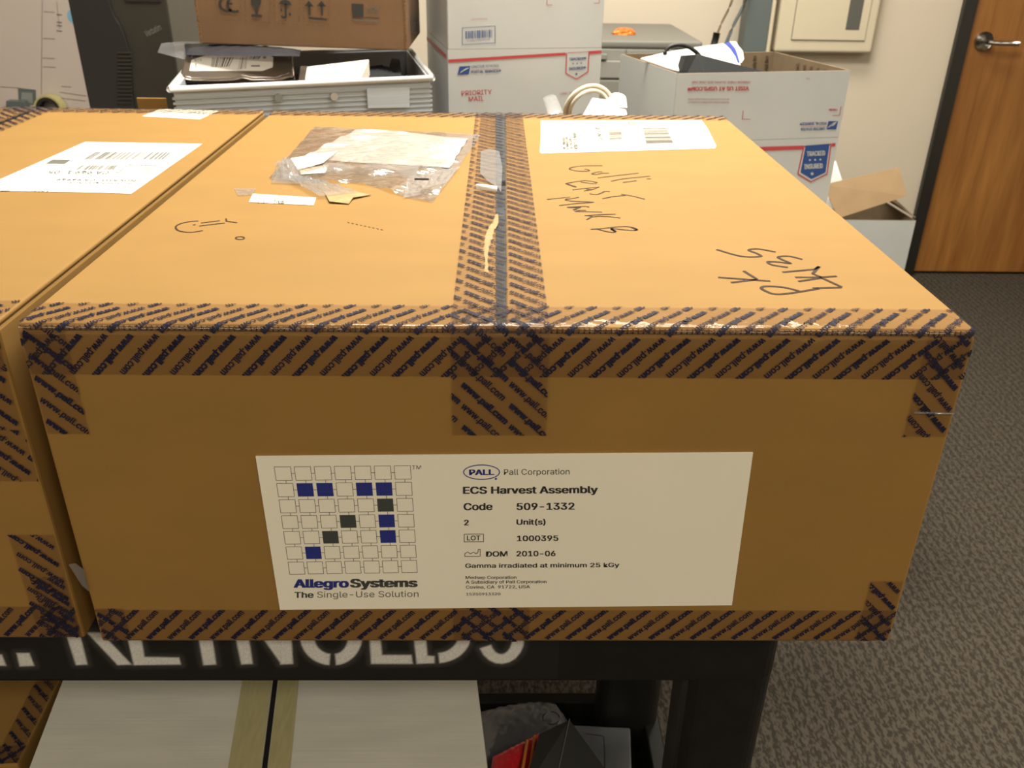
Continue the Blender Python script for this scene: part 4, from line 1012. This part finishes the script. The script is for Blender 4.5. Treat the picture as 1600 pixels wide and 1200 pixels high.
film_blob('clear_sleeve', 'clear plastic sleeve sticking out over the left rim of the bin', 'sleeve', [(252,68),(330,66),(300,96),(246,82)], 1.125, 'clear', .008)
wc = MB(); P = [onZ(*q,1.118) for q in [(477,126),(562,122),(577,88),(482,100)]]; Q = [onZ(*q,1.150) for q in [(480,95),(573,80),(600,75),(470,80)]]
Pm = [onZ(475,129,1.092), onZ(561,126,1.094), onZ(577,92,1.126), onZ(479,104,1.118)]
wc.hexa([q+Vector((0,0,-.030)) for q in Pm], Pm); o = wc.obj('white_carton', 'paper', None, origin=sum(Pm,Vector())/4, bevel=.002); tag(o, 'small off-white carton tilted inside the bin', 'box')
wc = MB(); P = [onZ(577,91,1.134), onZ(600,108,1.112), onZ(598,80,1.112), onZ(570,76,1.134)]
film_blob('cable_bundle', 'black glossy cable clump against the right rim of the bin', 'cable', [(568,110),(622,114),(620,122),(560,124)], 1.090, 'dgray', .016)
o = lay('plug_adapter', 'dark grey plug block in the right corner of the bin', 'plug', [(603,118),(628,118),(625,92),(611,90)], 1.098, .03, 'dgray', .004)
# kraft carton on the bin (printed symbols)
Yk = 1.20; zk = 1.1345
A2 = onP((0,1.16,0), Vector((math.sin(.02),-math.cos(.02),0)), 313, 68)
kx = Vector((math.cos(.0),math.sin(.0),0)); wK = onY(637,79,1.16).x-A2.x
ka, kb_ = onY(313,68,1.16), onY(637,79,1.16)
kh = .20; kdp = .30
kt = onY(303,0,1.16)
kc = thing('kraft_carton', 'brown carton with care symbols resting on the white bin', 'box', ((ka+kb_)/2+Vector((0,kdp/2,0))))
lo = [ka, kb_, kb_+Vector((0.0,kdp,0)), ka+Vector((0.0,kdp,0))]
tilt = (kt-ka)/(kt.z-ka.z)
upv = Vector((tilt.x*.3, 0, 1))*kh
MB().hexa(lo, [q+upv for q in lo]).obj('carton_body', 'kraft_dull', kc, bevel=.002)
m_ = MB(); m_.slab([ka+Vector((.0,-.0012,0)), ka+Vector((.0045,-.0012,0)), ka+Vector((.0045,-.0012,0))+upv, ka+Vector((0,-.0012,0))+upv], (0,.002,0)).obj('corrugated_edge', 'kraft_edge', kc)
m_ = MB(); m_.slab([kb_+Vector((-.004,-.0012,0)), kb_+Vector((-.0005,-.0012,0)), kb_+Vector((-.0005,-.0012,0))+upv, kb_+Vector((-.004,-.0012,0))+upv], (0,.002,0)).obj('corrugated_edge', 'kraft_edge', kc)
p = Print((0,1.16,0), (0,-1,0), .0016)
def CF(x, y): return (300+x/8, y/8)
for x_,dy__ in ((300,240),(668,265),(1035,290),(1400,310)):
    for a_,b_ in (((x_-8,-60),(x_,dy__)),((x_,dy__),(x_+300,dy__+22)),((x_+300,dy__+22),(x_+312,-60))): p.lpx(CF(*a_),CF(*b_),.7,'kraft_edge')
def arcpx(c, r, a0_, a1_, w_): 
    pts = [(c[0]+r*math.cos(math.radians(a0_+(a1_-a0_)*i/8)), c[1]+r*math.sin(math.radians(a0_+(a1_-a0_)*i/8))) for i in range(9)]
    for u_,v_ in zip(pts, pts[1:]): p.lpx(CF(*u_),CF(*v_),w_,'pdark')
arcpx((440,45), 95, 55, 250, 4); arcpx((535,55), 95, 60, 245, 4); p.lpx(CF(445,45),CF(505,50),3,'pdark')
p.poly([CF(*q) for q in [(730,-20),(865,-20),(862,40),(830,95),(820,180),(875,185),(875,215),(740,208),(742,180),(792,178),(788,95),(745,60)]], 'pdark')
p.poly([CF(*q) for q in [(1085,50),(1110,10),(1165,-8),(1220,15),(1248,70),(1165,62)]], 'pdark'); p.lpx(CF(1168,50),CF(1172,205),3,'pdark'); arcpx((1148,195), 28, 0, 180, 3)
p.poly([CF(*q) for q in [(1118,95),(1130,130),(1118,150),(1104,130)]], 'pdark'); p.poly([CF(*q) for q in [(1222,150),(1240,185),(1225,200),(1208,185)]], 'pdark')
for x_ in (1465,1622):
    p.poly([CF(*q) for q in [(x_-62,75),(x_-5,10),(x_+58,85)]], 'pdark'); p.lpx(CF(x_-2,60),CF(x_+4,190),3,'pdark')
p.lpx(CF(1460,225),CF(1685,245),3.4,'pdark')
def CG(x, y): return (480+x*.15, y*.15)
p.poly([CG(*q) for q in [(462,38),(585,42),(585,180),(475,176)]], 'pdark'); p.lpx(CG(585,183),CG(750,190),1,'pdark')
p.text('WORKS', CG(618,100), CG(740,106), 6, 'pline', .0); p.text('INSIDE', CG(612,150), CG(742,158), 5.5, 'pline', .0); p.text('www.works.example', CG(480,215), CG(745,230), 3, 'pline', .0) if False else p.lpx(CG(480,206),CG(745,222),2,'pline')
p.build(kc)
# right side lettering
ps = Print(kb_+Vector((.0,0,0)), Vector((1,0,0)), .0008)
ps.text('CISCO', (655.5,50), (654.5,23), 13, 'pline', .03, up=(-1,.22))
ps.build(kc)

# small kraft carton peeking at the left of the bin
P = [onY(213,153,.955), onY(262,148,.955)]
x0_, x1_, zt_ = P[0].x, P[1].x-.004, P[0].z
w4 = [Vector((x0_,.955,0)),Vector((x1_,.955,0)),Vector((x1_,.955,0))+eyb*.16,Vector((x0_,.955,0))+eyb*.16]
sk = thing('kraft_carton', 'low kraft carton peeking up between the black tower and the bin', 'box', ((w4[0]+w4[2])/2)+Vector((0,0,.74)))
MB().hexa([q+Vector((0,0,.7405)) for q in w4], [q+Vector((0,0,zt_-.06)) for q in w4]).obj('carton_body', 'kraft', sk, bevel=.001)
fl_ = [w4[0],w4[1],w4[1]+eyb*.005,w4[0]+eyb*.005]
MB().hexa([q+Vector((0,0,zt_-.0595)) for q in fl_], [q+Vector((0,0,zt_)) for q in fl_]).obj('flap', 'kraft', sk, bevel=.001)

# ------------------------------------------------------------------ black tower
Yt = 1.56
a1, a2, a3 = onY(115,0,Yt), onY(140,168,Yt), onY(268,60,Yt)
TX0, TX1 = a2.x, a3.x+.002
tw = thing('computer_tower', 'black computer tower standing between the white board and the bin', 'computer', ((TX0+TX1)/2,Yt+.2,.74))
MB().box((TX0,Yt,.741),(TX1,Yt+.42,1.42)).obj('case', 'black2', tw, bevel=.004)
# curved front bezel left half (darker), with vent slits
cx_ = [onY(px,py,Yt).x for px,py in ((172,0),(192,45),(205,90),(211,165))]
cz_ = [onY(px,py,Yt).z for px,py in ((172,0),(192,45),(205,90),(211,165))]
q = smooth_path([(cx_[0]-.004,1.41),(cx_[0],cz_[0]),(cx_[1],cz_[1]),(cx_[2],cz_[2]),(cx_[3],cz_[3]),(cx_[3]+.004,.76)], 5)
V = [(x,Yt-.006,z) for x,z in q]; 
m_ = MB(); m_.slab([Vector((TX0+.003,Yt-.006,1.41))]+[Vector(v) for v in V]+[Vector((TX0+.003,Yt-.006,.76))], (0,.0055,0)); m_.obj('front_bezel', 'black', tw, bevel=.002, label='darker curved bezel')
for k in range(14):
    c_ = onY(184, 82+k*6, Yt-.007); d_ = onY(206, 82+k*6, Yt-.007)
    MB().box((c_.x,Yt-.0085,c_.z-.0016),(d_.x,Yt-.006,c_.z+.0016)).obj('vent_slat', 'black2', tw)
c_ = onY(195,0,Yt); MB().box((c_.x,Yt-.003,c_.z-.004),(TX1-.012,Yt+.001,c_.z+.09)).obj('drive_bay', 'black', tw, bevel=.002)
p = Print((0,Yt,0), (0,-1,0), .0008); p.text('Verbatim', (229,58), (253,46), 10, 'printer_d', .01); p.build(tw)

# ------------------------------------------------------------------ white board with notes
YB = YW-.03
l_, r_ = onY(-120,60,YB).x, onY(200,60,YB).x; zbt = onY(60,190,YB).z
wbd = thing('white_board', 'glossy white board with faint printed rows on the wall at the left', 'board', ((l_+r_)/2,YW,zbt))
MB().box((l_,YB,zbt),(r_,YW-.001,2.0)).obj('board_panel', 'board', wbd, bevel=.003)
MB().box((l_,YB-.06,zbt-.02),(r_,YW-.001,zbt-.001)).obj('tray', 'doorframe', wbd, bevel=.003)
p = Print((0,YB,0), (0,-1,0), .0012)
def CH(x, y): return (x*.15, y*.15)
for a_,b_ in (((455,122),(570,128)),((450,400),(575,405)),((445,605),(570,610)),((450,695),(580,702)),((620,960),(900,1000)),((620,1020),(890,1052)),((0,905),(190,915)),((640,900),(740,908))): p.lpx(CH(*a_),CH(*b_),.8,'pmid')
for y_ in (150,230,265,320): p.lpx(CH(590,y_),CH(645,y_+6),1.6,'pmid')
p.lpx(CH(440,0),CH(430,980),.6,'pmid'); p.lpx(CH(590,20),CH(620,300),.5,'pmid')
p.poly([CH(*q) for q in [(715,105),(765,108),(790,235),(745,240),(712,205),(700,150)]], 'skyb')
p.build(wbd)
ph_ = [onY(*CH(*q), YB-.001) for q in [(190,915),(372,935),(378,1090),(198,1075)]]
MB().slab([ph_[3],ph_[2],ph_[1],ph_[0]], (0,-.0015,0)).obj('pinned_photo', 'gray_post', wbd, label='small grey photo print')
ph2 = [onY(*CH(*q), YB-.0026) for q in [(225,960),(335,965),(345,1082),(215,1075)]]
MB().slab([ph2[3],ph2[2],ph2[1],ph2[0]], (0,-.0004,0)).obj('photo_subject', 'shadowgray', wbd)
# tape roll on the tray
c_ = onY(78,170,YB-.035); 
m_ = MB(); n = 28
def annulus(m_, c, ro, ri, y0, y1):
    vs = []; fs = []
    for i in range(n):
        a = 2*math.pi*i/n
        for (r_,y_) in ((ro,y0),(ro,y1),(ri,y1),(ri,y0)): vs.append((c.x+r_*math.cos(a), y_, c.z+r_*math.sin(a)))
    for i in range(n):
        j = (i+1)%n
        for k in range(4): fs.append((4*i+k, 4*i+(k+1)%4, 4*j+(k+1)%4, 4*j+k))
    m_.add(vs, fs)
cc = Vector((c_.x, 0, zbt+.0555))
tr_ = thing('tape_roll', 'tape roll with a black core on the board tray', 'tape', (cc.x, YB-.03, zbt+.0005))
annulus(m_, cc, .055, .048, YB-.052, YB-.006); m_.obj('roll_side', 'yellowr', tr_)
m_ = MB(); annulus(m_, cc, .0478, .035, YB-.050, YB-.008); m_.obj('core', 'black', tr_)
o = MB().slab([onY(*CH(*q), YB-.04) for q in [(60,1255),(60,1050),(250,1055),(330,1255)]][::-1], (0,.03,0)).obj('board_eraser', 'gray_post', None, origin=onY(25,163,YB-.04), bevel=.002); tag(o, 'blue grey eraser lying on the board tray', 'eraser')

# ------------------------------------------------------------------ copier by the back wall with orange wrapped sweet
YP = 2.35
px0 = onY(905,100,YP).x; px1 = onY(1092,100,YP).x; zpt = onY(1000,74,YP).z; 
cpy = thing('office_copier', 'pale grey office copier against the back wall behind the postal boxes', 'copier', ((px0+px1)/2,YP+.28,0))
MB().box((px0,YP,.03),(px1,YP+.56,zpt-.004)).obj('cabinet', 'printer', cpy, bevel=.006)
MB().box((px0-.005,YP-.004,zpt-.0035),(px1+.005,YP+.56,zpt+.02)).obj('lid', 'printer_lid_dimmed', cpy, bevel=.008, seg=3)
zs_ = onY(960,93,YP).z; zs2 = onY(960,123,YP).z
MB().box((px0+.002,YP-.012,zs2+.003),(px1-.002,YP-.0005,zs_-.003)).obj('drawer_front', 'printer', cpy, bevel=.003)
MB().box((px0+.002,YP-.012,.06),(px1-.002,YP-.0005,zs2-.003)).obj('drawer_front', 'printer_d', cpy, bevel=.003)
sx_ = onY(978,84,YP).x; MB().box((sx_-.0015,YP-.0015,zs_+.004),(sx_+.0015,YP-.0003,zpt-.008)).obj('seam_line', 'seam', cpy)
MB().box((px0+.01,YP-.02,zs_+.002),(px1-.30,YP-.0005,zs_+.018)).obj('paper_slot', 'printer_d', cpy, bevel=.002)
ctl = thing('x','x','x',(0,0,0)); bpy.data.objects.remove(ctl)
for fx_ in (px0+.04, px1-.04):
    for fy_ in (YP+.05, YP+.5): MB().tube([(fx_,fy_,0),(fx_,fy_,.031)], .02, 12).obj('foot', 'black', cpy)
c_ = onZ(975,53,zpt+.021)
m_ = MB(); V = []; rw = random.Random(5); nn = 12
for i in range(7):
    t_ = i/6*math.pi/2
    for k in range(nn):
        a = 2*math.pi*k/nn; r_ = (.044 if k%2 else .038)*math.cos(t_)*(1+rw.uniform(-.08,.08))+.001; V.append((c_.x+r_*math.cos(a), c_.y+r_*.8*math.sin(a), zpt+.0205+.021*math.sin(t_)))
fs = [(i*nn+k, i*nn+(k+1)%nn, (i+1)*nn+(k+1)%nn, (i+1)*nn+k) for i in range(6) for k in range(nn)]+[tuple(range(nn))[::-1], tuple(range(6*nn,7*nn))]
o = mesh_obj('wrapped_sweet', V, fs, 'candy', None, origin=Vector((c_.x,c_.y,zpt+.0205))); tag(o, 'orange foil wrapped object on the copier lid', 'wrapper')

# ------------------------------------------------------------------ loose things just behind the main carton
# coil of cream cable standing against boxes, papers, crumpled bag on a small stack
st = MB().box((.06,.96,.7405),(.245,1.13,1.0)).obj('kraft_carton', 'kraft_dull', None, origin=Vector((.15,1.04,.7405)), bevel=.003); tag(st, 'upright kraft carton behind the front carton carrying the cable coil', 'box')
cl = thing('cable_coil', 'coil of cream cable behind the front carton', 'cable', (.165,1.05,1.001))
m_ = MB()
for k,(rx_,rz_,off) in enumerate(((.046,.046,0),(.041,.042,.004),(.037,.038,-.004),(.043,.040,.008))):
    m_.tube([(.167+rx_*math.cos(a), 1.05+off+.012*math.sin(2*a), 1.051+rz_*math.sin(a)) for a in [i*2*math.pi/40 for i in range(41)]], .0036, 8, cap=False)
m_.obj('cable', 'coil', cl, smooth=True)
sp = [onY(926,153,1.03), onY(975,160,1.03), onY(985,200,.93), onY(900,200,.93)]
o = MB().slab([sp[3],sp[2],sp[1],sp[0]], (0,.001,0)).obj('paper_sheet', 'paper_b', None, origin=(sp[2]+sp[3])/2); tag(o, 'white paper leaning behind the front carton', 'paper')
o = film_blob('crumpled_wrap', 'crumpled clear wrap left of the cable coil', 'wrap', [(848,153),(868,149),(880,176),(856,180)], 1.066, 'clear', .010)
o = film_blob('tissue', 'rounded white tissue beside the open postal box', 'tissue', [(950,150),(978,152),(980,168),(948,166)], 1.068, 'paper_b', .012)

# ------------------------------------------------------------------ floor box by the door
YF = 2.45
fa, fb_ = onY(1300,343,YF), onY(1433,337,YF)
zt_ = (fa.z+fb_.z)/2; xl, xr = fb_.x-.42, fb_.x
fx_ = thing('white_carton', 'white carton with an open kraft flap on the floor before the door', 'box', ((xl+xr)/2,YF+.15,0))
q4 = [Vector((xl,YF,0)),Vector((xr,YF,0)),Vector((xr-.02,YF+.32,0)),Vector((xl-.02,YF+.32,0))]
open_box(fx_, q4, .001, zt_-.01, zt_, .005, 'white_card', 'kraft_in', sides=())
P = [onY(1286,289,YF+.06), onY(1405,262,YF+.06), onY(1418,306,YF+.01), onY(1310,341,YF+.01)]
MB().slab([P[3],P[2],P[1],P[0]], (0,.005,0)).obj('flap', 'kraft_light', fx_, label='kraft flap folded half open')
P = [onY(1405,320,YF+.12), onY(1433,336,YF), ]
m_ = MB(); m_.slab([Vector((xr-.004,YF+.005,zt_)), Vector((xr-.024,YF+.30,zt_)), Vector((xr-.05,YF+.30,zt_+.055)), Vector((xr-.06,YF+.10,zt_+.035))], (.004,0,0)); m_.obj('flap', 'kraft_in', fx_)
P = [onY(1298,252,YF+.14), onY(1306,252,YF+.14), onY(1316,283,YF+.10), onY(1284,288,YF+.10)]
base_ = [Vector((q.x,q.y,.02)) for q in (P[3],P[2])]
o = MB().slab([base_[0],base_[1],P[2],P[1],P[0],P[3]], (0,.003,0)).obj('paper_sheet', 'paper_b', None, origin=(base_[0]+base_[1])/2); tag(o, 'white paper cone standing in the floor carton by the wall', 'paper')

for o in list(bpy.data.objects):
    if '_o' in o: del o['_o']
